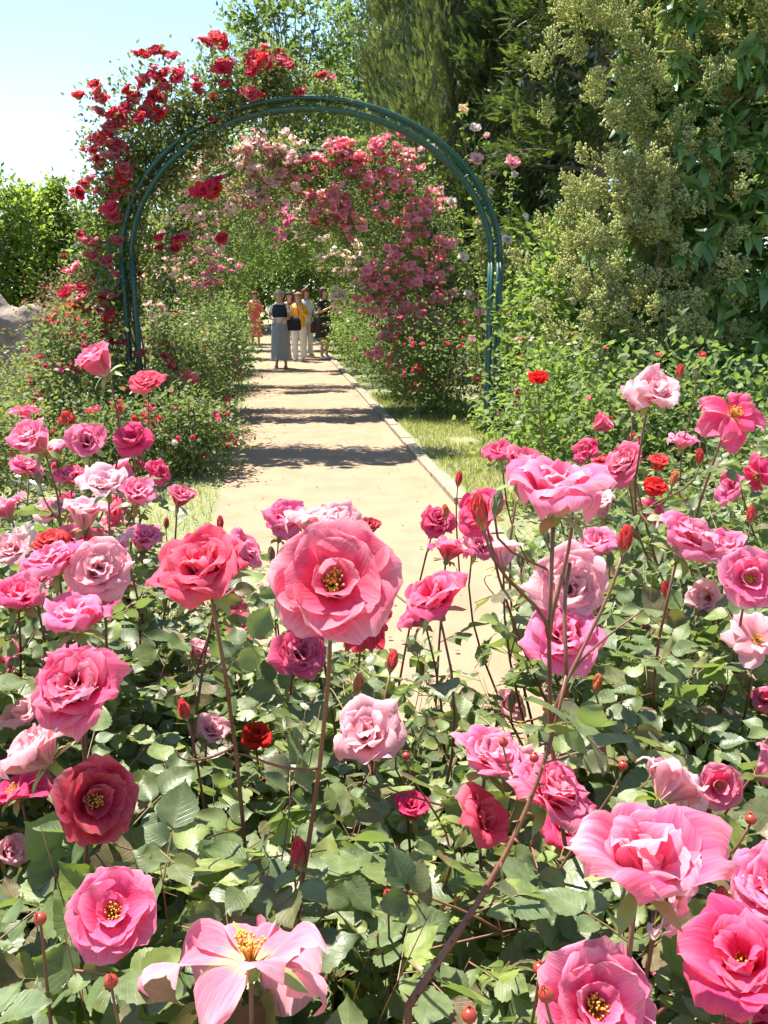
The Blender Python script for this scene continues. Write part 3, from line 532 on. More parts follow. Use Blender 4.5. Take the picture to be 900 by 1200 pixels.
for i, (px, py, sz, kind, col, pale, ax, D, b) in enumerate(H):
    d = D*F/sz; p = at(px, py, d); axis = unit(RGT*ax[0]+np.array([0, 0, 1.])*ax[1]-np.array([FWD[0], FWD[1], -.1])*ax[2])
    axis = unit(axis+r.normal(0, .05 if sz > 110 else .30, 3)) if kind != 'hang' else np.array([0, 0, 1.]); base = p-axis*D*.18
    k = kind if kind != 'lo' else 'full'
    if sz < 62 and i % 4 == 1: k = 'half'
    if sz < 80 and i % 9 == 4: k = 'droop'
    if sz < 100: D = D*1.13
    put_bloom(bushes[b], base, axis, D*(1.10 if k == 'full' else 1.0 if k == 'cup' else 1.25 if k == 'half' else 1.0), k, i+3, tuple(np.clip(np.array(col)*r.uniform(.88, 1.08), 0, .93)), pale)
    bx, by = BUSH[b][:2]; g = np.array([bx+r.normal(0, .05), by+r.normal(0, .05), 0])
    st = base-axis*.09*D
    ta = unit(axis*.6+np.array([0, 0, 1.])) if ax[2] < .7 else unit(axis*.3+np.array([0, 0, 1.]))
    if kind == 'droop': ta = np.array([0, 0, 1.])
    P = cane_path(g, st, ta, r, 14)
    acc[b]['canes'].append((P, .0042, .0019)); shoot(acc[b], P, r, bare=.045, scale=.9)
for i, (px, py, h, col, b) in enumerate(BUDS):
    d = .034*F/h; p = at(px, py, d); axis = unit(np.array([r.normal(0, .15), r.normal(0, .15), 1])); base = p-axis*.017
    put_bloom(bushes[b], base, axis, .034, 'bud', i, col, .15)
    host = min((q for q in acc[b]['canes']), key=lambda q: np.min(np.linalg.norm(q[0]-p, axis=1)+(q[0][:, 2] > p[2]-.05)*9)); P0 = host[0]
    k = int(np.argmin(np.linalg.norm(P0-(p-np.array([0, 0, .14])), axis=1)+(P0[:, 2] > p[2]-.04)*9)); q = P0[k]
    if np.linalg.norm(q-p) > .22: q = p+np.array([r.normal(0, .03), .03, -.24])
    acc[b]['canes'].append((bez(q, q+[0, 0, .04], base-axis*.06, base-axis*.002, 7), .0022, .0014))
hipm = MB(); v, f = ellipsoid((0, 0, 0), (.5, .5, .48), 12, 9); hipm.add(v, f)
for a in range(5): v, f = tube([(0, 0, .45), (.12*math.cos(a*1.26), .12*math.sin(a*1.26), .6), (.3*math.cos(a*1.26), .3*math.sin(a*1.26), .62)], [.06, .05, .01], 4); hipm.add(v, f)
hipm = hipm.mesh('hip'); hipm.materials.append(M_HIP)
for (px, py, h, b) in HIPS:
    d = .0125*F/h; p = at(px, py, d); put(hipm, bushes[b], p, (r.normal(0, .3), r.normal(0, .3), 1), .0095, name='hip')
    q = p+np.array([r.normal(0, .03), .02+abs(r.normal(0, .03)), -.15])
    acc[b]['canes'].append((bez(q, q+[0, 0, .03], p-[0, 0, .03], p-[0, 0, .005], 6), .0016, .001))

p0, p1, p2, p3 = at(478, 1180, .66), at(545, 1075, .68), at(625, 990, .70), at(664, 790, .70)
for _ in range(2): shoot(acc[4], bez(p0, p1, p2, p3, 20), r, bare=.02, step=.035, scale=.9)
for b in range(8):
    for i in range(26):
        P0 = acc[b]['canes'][r.integers(0, len(acc[b]['canes']))][0]; q = P0[r.integers(len(P0)//2, len(P0)-2)] if len(P0) > 7 else P0[2]; d = unit(np.append(r.normal(0, 1, 2), .5+.5*r.random())); tp = q+d*r.uniform(.07, .16)
        if allowed(tp[None], None)[0]: acc[b]['canes'].append((bez(q, q+d*.04+r.normal(0, .01, 3), tp+r.normal(0, .015, 3), tp, 8), .0015, .0007))
for b, (bx, by, br, bh, lab, n) in enumerate(BUSH):
    for i in range(n):
        a = i*GA; q = math.sqrt((i+.5)/n); zz = bh*(1-.28*q*q)*(r.uniform(.9, 1.0) if i % 3 else r.uniform(.5, .9))
        tip = np.array([bx+br*q*math.cos(a)*1.1, by+br*q*math.sin(a)*1.1, zz-.04]); g = np.array([bx+r.normal(0, .05), by+r.normal(0, .05), 0])
        P = cane_path(g, tip, (.5*math.cos(a)*q, .5*math.sin(a)*q, 1), r, 12)
        x, y, z = proj(P[-1]);
        if z[0] > 0 and (y[0] < np.interp(x[0], *YT) or not allowed(P[-1:], None)[0] or not allowed(P[-3:-2], None)[0]):
            if z[0] < .4 or y[0] < np.interp(x[0], *YT): P = P[:7]
            else: P = P[:9]
        acc[b]['canes'].append((P, .0030, .0004)); shoot(acc[b], P, r, bare=.005, step=.034, scale=1.)

def compound(A, near):
    """five-leaflet leaves for all nodes of one bush"""
    if not A['node']: return None
    P = np.array([q[0] for q in A['node']]); D = np.array([q[1] for q in A['node']]); S = np.array([q[2] for q in A['node']])
    rach = .068*S; tip = P+D*rach[:, None]
    ok = allowed(P+D*(rach*.9)[:, None], None) & allowed(P+D*(rach*1.6)[:, None]+[0, 0, -.01], None)
    P, D, S, rach = P[ok], D[ok], S[ok], rach[ok]; k = len(P)
    up = np.array([0, 0, 1.])+r.normal(0, .38, (k, 3)); side = unit(np.cross(D, up)); nrm = np.cross(side, D)
    mb = MB(); pt = MB(); bend = np.array([0, 0, -1.])
    specs = [(1.0, 0, .0, 1.12), (.72, 1, .9, 1.0), (.72, -1, .9, 1.0), (.36, 1, 1.1, .8), (.36, -1, 1.1, .8)]
    for (t, sd, sp, sc) in specs:
        n_ = nrm+r.normal(0, .28, (k, 3)); base = P+D*(rach*t)[:, None]+bend*(.10*rach*t*t)[:, None]+side*sd*.003
        d = unit(D*(1 if sd == 0 else .55)+side*sd*sp+bend*r.uniform(-.1, .35, (k, 1))+r.normal(0, .13, (k, 3)))
        s = (.048 if near == 2 else .044)*S*sc*r.uniform(.72, 1.25, k); keep = allowed(base+d*(s*.8)[:, None], None)
        M = frames(base, d, n_, s, s*r.uniform(.85, 1.1, k)); T = LEAF_HI if near else LEAF_MD; w_ = r.integers(0, len(T), k)
        for q in range(len(T)): mb.inst(T[q], M[(w_ == q) & keep])
    for i in range(k):
        v, f = tube([P[i], P[i]+D[i]*rach[i]*.5+bend*.025*rach[i], P[i]+D[i]*rach[i]+bend*.1*rach[i]], [.0011, .0009, .0007], 3, False); pt.add(v, f)
    return mb, pt

for b, A in enumerate(acc):
    o0 = np.array([BUSH[b][0], BUSH[b][1], 0]); mb, pt = compound(A, 2 if b in (0, 1, 4) else 1 if b in (2, 3, 6) else 0)
    mb.build('foliage', M_ROSELEAF, bushes[b], origin=o0); pt.build('leaf_stalks', M_STEMG, bushes[b], origin=o0)
    canes = sorted(A['canes'], key=lambda q: -q[1])
    rest = MB(); cnt = 0; cm_ = M_CANE if b in (1, 4, 0) else M_STEMG
    for j, (P, r0, r1) in enumerate(canes):
        mb = MB(); v, f = tube(P, np.linspace(r0, r1, len(P)), 6)
        (mb if cnt < 98 else rest).add(v, f)
        if r0 > .004:
            for k in range(4, len(P)-1, 2):
                a = k*2.1+j; d = np.array([math.cos(a), math.sin(a), -.3]); v, f = tube([P[k], P[k]+d*.007], [.0016, .0001], 4); (mb if cnt < 98 else rest).add(v, f)
        if cnt < 98: mb.build('cane' if r0 > .003 else 'flower_stalk', M_CANE if r0 > .004 else cm_, bushes[b], origin=o0)
        cnt += 1
    if rest.v: tag(rest.build('shoots', cm_, bushes[b], origin=o0), kind='stuff')
# one thick woody cane across the lower middle
mb = MB()
v, f = tube(np.concatenate([bez(np.array([.40, .66, 0]), np.array([.2, .62, .5]), p0-[.03, 0, .12], p0, 6)[:-1], bez(p0, p1, p2, p3, 14), ]), np.concatenate([np.full(5, .0035), np.linspace(.0033, .0014, 14)*(1+.12*np.sin(np.arange(14)*2.4))]), 8); mb.add(v, f)
q = bez(p3, p3+[0, 0, .02], at(655, 720, .71), at(668, 660, .72), 6); v, f = tube(q, .0017, 6); mb.add(v, f)
for k in range(40):
    t_ = k/40; a_ = bez(p0, p1, p2, p3, 41)[k]; d = unit(np.array([math.cos(k*2.3), math.sin(k*2.3), .1])); v, f = tube([a_+d*.002, a_+d*.009], [.0016, .0001], 4); mb.add(v, f)
mb.build('cane', M_CANE, bushes[4], origin=(BUSH[4][0], BUSH[4][1], 0))

# ------------------------------------------------------------------ arches
AY = [9.75+3.3*i for i in range(7)]; AX = .48; AW = 1.96; SPR, TOP = 1.95, 3.49
def arch_pt(s, off=0.):
    """s 0..1 from the left foot over the top to the right foot, off outward"""
    L1 = SPR; Lc = math.pi*.5*(AW+TOP-SPR); T = 2*L1+Lc; q = s*T
    if q < L1: return np.array([AX-AW-off, q]), np.array([-1., 0])
    if q > L1+Lc: return np.array([AX+AW+off, T-q]), np.array([1., 0])
    a = math.pi*(q-L1)/Lc; rx, rz = AW+off, TOP-SPR+off
    return np.array([AX-rx*math.cos(a), SPR+rz*math.sin(a)]), unit(np.array([-math.cos(a)*1, math.sin(a)]))
ALAB = ['nearest green metal rose arch over the path, red roses on its left side', 'second green rose arch along the path, hung with pink roses on the right', 'third green rose arch along the path, under pale pink roses',
        'fourth green rose arch along the path, with white roses near the waiting visitors', 'fifth green rose arch along the path, just behind the group of visitors', 'sixth green rose arch, last but one down the path', 'seventh and farthest green rose arch at the end of the path']
arches = []
for i, y in enumerate(AY):
    e = empty('rose_arch', (AX, y, 0), ALAB[i], 'garden arch', 'green metal arches over the path'); arches.append(e)
    for yy in (-.06, .06):
        for off in (0, .10):
            for sd in (0, 1):
                mb = MB(); P = [arch_pt(s_, off)[0] for s_ in np.linspace(0, .1955, 6)]
                x = (AX-AW-off) if sd == 0 else (AX+AW+off); v, f = tube([(x, y+yy, z) for z in np.linspace(-.05, SPR+.001, 6)], .023, 8); mb.add(v, f); mb.build('post', M_IRON, e, origin=(AX, y, 0))
            mb = MB(); a = np.linspace(0, math.pi, 41); v, f = tube(np.stack([AX-(AW+off)*np.cos(a), np.full(41, y+yy), SPR+(TOP-SPR+off)*np.sin(a)], 1), .023, 8); mb.add(v, f); mb.build('hoop', M_IRON, e, origin=(AX, y, 0))
    if i < 4:
        for s_ in np.linspace(.05, .95, 11):
            a0, _ = arch_pt(s_, 0); a1, _ = arch_pt(s_, .10); mb = MB()
            for yy in (-.06, .06):
                v, f = tube([(a0[0], y+yy, a0[1]), (a1[0], y+yy, a1[1])], .008, 5); mb.add(v, f)
            v, f = tube([(a0[0], y-.06, a0[1]), (a0[0], y+.06, a0[1])], .008, 5); mb.add(v, f)
            mb.build('rung', M_IRON, e, origin=(AX, y, 0))
# scroll ornament beside the left foot of the first arch
mb = MB(); c0 = np.array([AX-AW-.11, AY[0]-.11, 1.9]); t = np.linspace(0, 1, 40)
for sg in (1, -1):
    a = t*5.2*math.pi/2; rr = .13*(1-t*.75); P = np.stack([c0[0]-.15+rr*np.cos(a), np.full(40, c0[1]), c0[2]+sg*(.13+rr*np.sin(a))], 1); v, f = tube(P, .011, 6); mb.add(v, f)
mb.build('scroll', M_IRON, arches[0], origin=(AX, AY[0], 0))

# ------------------------------------------------------------------ climbing roses
def climber(arch_i, s0, s1, label, nleaf, cols, nbl, bsz, mat=M_CLIMB, thick=.3, out=.16, lsz=.055, seed=0, dens=None, blr=None, hang=0., yo=0., spots=None, bd=.45):
    r = np.random.default_rng(seed); y = AY[arch_i]
    foot = arch_pt(0 if s0 < .5 else 1, .25)[0]; root = np.array([foot[0], y, 0.])
    e = empty('climbing_rose', root, label, 'climbing rose', 'climbing roses on the arches')
    nc = max(60, nleaf//55); sc_ = r.uniform(s0, s1, nc)
    if dens: sc_ = np.interp(r.random(nc), np.linspace(0, 1, len(dens)), dens)
    C = np.zeros((nc, 3)); OUT = np.zeros((nc, 3))
    for i, s_ in enumerate(sc_):
        q, o = arch_pt(min(max(s_, 0), 1)); k = r.normal(out, thick*.75); edge = min(1, max(.35, min(s_-s0, s1-s_)/.06+.3)); k *= edge
        C[i] = (q[0]+o[0]*k, y+yo+r.normal(0, thick*.55), max(.08, q[1]+o[1]*k-hang*r.random()*(.2 < s_ < .8))); OUT[i] = (o[0], r.normal(0, .4), o[1])
    n = nleaf; ci = r.integers(0, nc, n); P = C[ci]+r.normal(0, thick*.33, (n, 3)); P[:, 2] = np.maximum(P[:, 2], .03)
    D = unit(OUT[ci]*.5+r.normal(0, .8, (n, 3))+[0, 0, -.15]); NN = r.normal(0, .5, (n, 3))+[0, 0, 1.]
    M = frames(P, D, NN, lsz*r.uniform(.7, 1.25, n)); mb = MB(); w_ = r.integers(0, len(LEAF_LO), n)
    for q in range(len(LEAF_LO)): mb.inst(LEAF_LO[q], M[w_ == q])
    mb.build('foliage', mat, e, origin=root)
    for j in range(5):                       # canes following the arch
        ss = np.linspace(0 if s0 < .5 else 1, s0+(s1-s0)*r.uniform(.5, 1) if s0 < .5 else s1-(s1-s0)*r.uniform(.5, 1), 26); ph = r.uniform(0, 6, 3); P_ = []
        for s_ in ss: q, o = arch_pt(s_, .06+.1*math.sin(ph[0]+s_*19)); P_.append((q[0], y+yo+.14*math.sin(ph[1]+s_*23), q[1]))
        P_[0] = (foot[0]+r.normal(0, .05), y, -.03); mb = MB(); v, f = tube(P_, np.linspace(.014, .004, 26), 6); mb.add(v, f); mb.build('cane', M_STEMG, e, origin=root)
    ns = 26                                  # loose outward sprays
    sp = MB(); spl = []
    for j in range(ns):
        c = C[r.integers(0, nc)]; o = unit(OUT[j % nc]+r.normal(0, .4, 3)+[0, 0, .5]); q = bez(c, c+o*.15, c+o*.32, c+o*.45+[0, 0, -.06], 6); v, f = tube(q, [.004, .004, .003, .003, .002, .001], 4); sp.add(v, f)
        for k in range(1, 6):
            for z_ in range(4): spl.append((q[k]+r.normal(0, .015, 3), unit(o+r.normal(0, .8, 3)), lsz*r.uniform(.7, 1.1)))
    sp.build('sprays', M_STEMG, e, origin=root)
    mb = MB(); mb.inst(LEAF_LO[0], frames(np.array([q[0] for q in spl]), np.array([q[1] for q in spl]), r.normal(0, .4, (len(spl), 3))+[0, 0, 1.], np.array([q[2] for q in spl]))); mb.build('spray_leaves', mat, e, origin=root)
    lf_ = []
    # blooms in trusses on the visible shell
    tr = max(3, nbl//5); ti = r.integers(0, nc, tr); done = 0
    if blr is not None:
        pool = [i for i in range(nc) if blr[0] <= sc_[i] <= blr[1]] or list(range(nc)); ti = r.choice(pool, tr)
    for j in range(nbl):
        k = ti[r.integers(0, tr)]; p = C[k]+OUT[k]*thick*.25+r.normal(0, .085, 3)+np.array([0, -thick*.75, .02]); ax = unit(OUT[k]*.6+np.array([0, -.8, .5])+r.normal(0, .35, 3))
        c = cols[r.integers(0, len(cols))]; c = tuple(np.clip(np.array(c)*r.uniform(.8, 1.1), 0, .95))
        if done < 100 or True: put(LOV[r.integers(0, 4)], e, p, ax, bsz*r.uniform(.7, 1.2), c, .4 if c[0] > .8 else .1, r.uniform(0, 6), 'bloom')
        done += 1
    rest_ = MB(); rc = None
    for n_, (px, py, c, sz) in enumerate(spots or []):
        d = (y-bd+r.normal(0, .12))*math.cos(PSI)*math.cos(PIT)*.985; p = at(px, py, d); d2 = d*(y-bd+r.normal(0, .1))/max(p[1], .1); p = at(px, py, d2)
        c = tuple(np.clip(np.array(c)*r.uniform(.85, 1.1), 0, .97)); ax = unit(np.array([-.2, -.55, .95])+r.normal(0, .4, 3)); sz_ = sz*d2/F*1.42
        if nbl+n_ < 99: put((MDV[n_ % 3] if arch_i == 0 else LOV[r.integers(0, 4)]), e, p, ax, sz_, c, .75 if c[0] > .8 else .1, r.uniform(0, 6), 'bloom')
        else: rest_.inst(LOVT, frames(p[None], np.cross(ax, [1, 0, .2])[None], ax[None], sz_)); rc = rc or c
        lf_.append(p)
    if rest_.v: me_ = rest_.build('blossoms', M_PETALF, e, origin=root); me_.color = (*rc, 1); me_['pale'] = .6; me_['kind'] = 'stuff'
    if lf_:
        n = len(lf_)*16; P = np.repeat(np.array(lf_), 16, 0)+r.normal(0, .10, (n, 3))+[0, .1, -.03]; M = frames(P, r.normal(0, 1, (n, 3))+[0, -.4, 0], r.normal(0, .5, (n, 3))+[0, 0, 1], lsz*r.uniform(.7, 1.2, n)); mb = MB(); mb.inst(LEAF_LO[0], M); mb.build('bloom_leaves', mat, e, origin=root)
    return e, C, OUT
def trusses(cl, cols, n, sg, sz, seed, mul=1.7):
    r = np.random.default_rng(seed); o = []
    for (px, py, k) in cl:
        c = cols[r.integers(0, len(cols))]
        for q in range(int(k*mul+.5)): o.append((px+r.normal(0, sg), py+r.normal(0, sg*.8), c if r.random() < .7 else cols[r.integers(0, len(cols))], sz*r.uniform(.75, 1.25)))
    return o
RS = [(93, 117, 17), (113, 102, 15), (120, 122, 19), (118, 108, 16), (168, 68, 15), (184, 63, 15), (204, 70, 14), (240, 52, 15), (252, 48, 17), (264, 52, 17), (166, 100, 15), (180, 93, 16), (190, 105, 20), (185, 115, 18), (158, 117, 15), (175, 130, 17), (187, 140, 18), (165, 141, 16), (136, 137, 18), (150, 130, 15), (130, 152, 16), (142, 143, 15), (112, 180, 16), (143, 178, 16), (144, 210, 16), (90, 227, 15), (132, 230, 16), (132, 248, 18), (100, 285, 14), (210, 285, 17), (240, 225, 19), (255, 217, 18), (250, 235, 17), (262, 283, 15), (188, 283, 14), (213, 92, 20), (207, 88, 14), (262, 85, 18), (255, 82, 14), (298, 72, 18), (312, 78, 22), (325, 70, 18), (335, 78, 15), (290, 113, 19), (308, 68, 14), (378, 93, 15), (350, 112, 11), (232, 104, 13), (248, 118, 12), (267, 103, 14), (256, 147, 12), (230, 228, 15), (83, 366, 20), (108, 368, 18), (130, 376, 20), (98, 341, 19), (122, 352, 16), (98, 420, 20), (120, 400, 14), (66, 433, 14), (220, 448, 20), (205, 430, 14), (78, 345, 14)]
RS = RS+[(a+random.gauss(0, 9), b+random.gauss(0, 8), c*.8) for i, (a, b, c) in enumerate(RS) if i % 3]+[(a+random.gauss(0, 6), b+random.gauss(0, 6), c*.9) for i, (a, b, c) in enumerate(RS) if 12 < i < 30 or 36 < i < 48]+[(a+random.gauss(0, 8), b+random.gauss(0, 7), c*.85) for i, (a, b, c) in enumerate(RS) if 8 < i < 30 or i > 54]
RS += [(random.gauss(132, 13), random.uniform(150, 300), random.uniform(12, 18)) for _ in range(26)]+[(random.gauss(112, 22), random.uniform(300, 420), random.uniform(14, 19)) for _ in range(16)]
RS = [(a, b, [SCAR, CRIM, (.70, .015, .06), (.75, .03, .10)][i % 4], c) for i, (a, b, c) in enumerate(RS)]
PKC = [(372, 190, 5), (395, 175, 6), (410, 185, 5), (425, 195, 7), (440, 180, 5), (455, 175, 4), (475, 190, 4), (385, 230, 7), (400, 245, 8), (378, 255, 7), (370, 242, 5), (430, 215, 5), (445, 235, 4), (478, 205, 5), (495, 245, 8), (488, 255, 5), (510, 232, 3), (450, 330, 7), (440, 322, 4), (515, 290, 5), (500, 305, 4), (512, 325, 5), (470, 345, 3), (475, 365, 5), (500, 350, 4), (522, 355, 4), (480, 395, 3), (455, 395, 3), (505, 400, 2), (470, 420, 3), (530, 440, 3), (440, 350, 5), (455, 370, 5), (490, 330, 5), (500, 380, 5), (470, 395, 5), (515, 410, 4), (445, 415, 4), (490, 430, 4), (460, 300, 5), (480, 280, 5), (475, 445, 2), (455, 255, 3), (415, 265, 4), (460, 215, 3), (350, 205, 3)]
PLC = [(245, 175, 5), (260, 185, 4), (280, 178, 5), (300, 172, 5), (320, 180, 5), (335, 190, 5), (190, 210, 5), (200, 205, 4), (215, 205, 4), (235, 205, 3), (290, 200, 4), (310, 210, 5), (330, 212, 4), (180, 220, 3), (220, 250, 3), (235, 260, 3), (300, 228, 4), (270, 245, 3), (320, 235, 4), (205, 320, 2), (190, 325, 2), (340, 175, 3), (325, 165, 3), (190, 375, 2), (250, 290, 3), (170, 290, 2)]
MVC = [(285, 232, 7), (300, 240, 6), (275, 225, 5), (250, 320, 5), (245, 335, 5), (330, 255, 4), (310, 250, 4), (235, 300, 4), (265, 310, 3), (320, 275, 3)]
WHC = [(352, 252, 5), (358, 265, 4), (345, 262, 3), (372, 278, 3), (402, 320, 3), (420, 310, 5), (425, 325, 5), (400, 345, 3), (415, 300, 3), (380, 300, 2), (405, 360, 3), (435, 300, 3), (395, 305, 3)]
REDS = [SCAR, CRIM, CRIM, (.66, .02, .05)]; PPK = [PALE, PEACH, (.88, .40, .46), WHT]
_, C, O = climber(0, .0, .53, 'red climbing rose sprawling over the left half of the nearest arch', 19000, REDS, 6, .09, thick=.27, out=.24, seed=31, dens=[0, .06, .14, .22, .29, .35, .40, .45, .53], blr=(.2, .53), yo=.22, spots=RS, bd=.15)
climber(0, .76, 1.0, 'light leaved climbing rose on the right foot of the nearest arch', 5200, [YEL, PEACH, WHT, PALE], 10, .08, mat=M_CLIMBY, thick=.26, out=.42, lsz=.07, seed=32, dens=[1, .98, .95, .92, .88, .84], blr=(.75, 1), yo=.34)
climber(1, .50, 1.0, 'bright pink climbing rose on the right half of the second arch', 12000, [HOT, PINK], 0, .072, thick=.28, out=.02, seed=33, hang=.4, bd=.7, spots=trusses(PKC, [HOT, (.94, .14, .26), (.95, .24, .34), (.95, .38, .44)], 0, 9.5, 10.5, 1, 2.6), yo=.1)
climber(1, .0, .52, 'pale pink and peach climbing rose on the left half of the second arch', 10500, PPK, 0, .06, thick=.26, out=.06, seed=34, mat=M_OLIVE, hang=.35, bd=.75, spots=trusses(PLC, [(.96, .62, .60), (.96, .72, .62), (.96, .84, .74), (.94, .42, .46)], 0, 9.5, 10, 2, 2.8), yo=.1)
climber(2, .0, .5, 'mauve pink climbing rose on the left of the third arch', 9000, [(.75, .2, .38)], 0, .065, thick=.32, out=-.02, seed=35, hang=.45, bd=.8, spots=trusses(MVC, [(.78, .20, .38), (.85, .34, .46)], 0, 9, 8.5, 3, 2.2))
climber(2, .5, 1.0, 'rose pink climbing rose on the right of the third arch', 9000, [PINK, PALE, WHT], 60, .07, thick=.32, out=-.02, seed=36, hang=.4)
climber(3, .0, .5, 'white and blush climbing rose on the left of the fourth arch', 7500, [WHT, PALE, SCAR], 40, .08, thick=.34, out=-.02, seed=37, hang=.4, lsz=.065)
climber(3, .5, 1.0, 'white climbing rose on the right of the fourth arch', 7500, [WHT, WHT, YEL], 30, .08, thick=.34, out=-.04, seed=38, hang=.5, lsz=.065, bd=.8, spots=trusses(WHC, [WHT, (.92, .86, .66)], 0, 9, 8, 4, 2.2))
for i, (lab1, lab2) in enumerate([('leafy climbing rose with few blooms on the left of the fifth arch', 'leafy climbing rose on the right of the fifth arch'), ('climbing rose on the left of the sixth arch', 'climbing rose on the right of the sixth arch'), ('climbing rose on the left of the farthest arch', 'climbing rose on the right of the farthest arch')]):
    climber(4+i, 0, .52, lab1, 7000, [SCAR, PALE], 16, .08, thick=.42, out=-.05, seed=40+i, hang=.6, lsz=.08, mat=M_CLIMBY)
    climber(4+i, .48, 1, lab2, 7000, [WHT, PALE], 16, .08, thick=.42, out=-.05, seed=50+i, hang=.6, lsz=.08, mat=M_CLIMBY)

# ------------------------------------------------------------------ shrubs
def blob(r, c, rad, nclump, nleaf, lsz, T, spread=.16, updown=.15, shell=.55):
    a = unit(r.normal(0, 1, (nclump, 3))); q = (shell+(1-shell)*r.random((nclump, 1))**.6)*(1+.12*np.sin(a[:, :1]*7+a[:, 1:2]*5)); C = a*q*np.array(rad)+np.array(c)
    keep = C[:, 2] > .05; C, a = C[keep], a[keep]; ci = r.integers(0, len(C), nleaf); sp = spread*np.mean(rad)
    P = C[ci]+r.normal(0, sp, (nleaf, 3)); P[:, 2] = np.maximum(P[:, 2], .03); D = unit(a[ci]*.7+r.normal(0, .7, (nleaf, 3))+[0, 0, updown]); NN = a[ci]*.4+r.normal(0, .45, (nleaf, 3))+[0, 0, .9]
    M = frames(P, D, NN, lsz*r.uniform(.65, 1.3, nleaf)); mb = MB(); w_ = r.integers(0, len(T), nleaf)
    for k in range(len(T)): mb.inst(T[k], M[w_ == k])
    return mb, C, a
def shrub(name, x, y, rx, ry, h, label, cat, nleaf, lsz, mat, seed, T=LEAF_MD, bl=None, nbl=0, bsz=.06, group=None, clump=None, spread=.23, low=.5, stems=9, pale=.4, bshare=.8, mesh=None):
    r = np.random.default_rng(seed); root = np.array([x, y, 0.]); e = empty(name, root, label, cat, group)
    mb, C, a = blob(r, (x, y, h*low), (rx, ry, h*(1-low)), clump or max(30, nleaf//45), nleaf, lsz, T, spread, shell=.35); mb.build('foliage', mat, e, origin=root)
    st = MB()
    for j in range(stems): c = C[r.integers(0, len(C))]; v, f = tube(bez(root+np.append(r.normal(0, .06, 2), 0), root+[0, 0, h*.3], c-[0, 0, .1*h], c, 8), np.linspace(.014, .004, 8), 5); st.add(v, f)
    st.build('stems', M_STEMG, e, origin=root)
    if bl:
        vis = np.where((a[:, 1] < .35) & (C[:, 2] > h*.3))[0]
        for j in range(int(nbl*2.4)):
            k = vis[r.integers(0, len(vis))]; c = bl[r.integers(0, len(bl))]; c = tuple(np.clip(np.array(c)*r.uniform(.85, 1.08), 0, .95)); ax = unit(a[k]+np.array([0, -.5, .6])+r.normal(0, .3, 3))
            put((mesh or LOV)[r.integers(0, len(mesh or LOV))], e, C[k]+unit(a[k]+[0, -.5, .3])*np.mean((rx, ry))*.34+r.normal(0, .03, 3), ax, bsz*r.uniform(.7, 1.2), c, pale, r.uniform(0, 6), 'bloom')
    return e
def sh(px, d, *a, **k):    # stand a shrub at image column px, distance d along the path
    X = (px-320)/F*d; return X, d
SG = 'low rose shrubs beside the path'
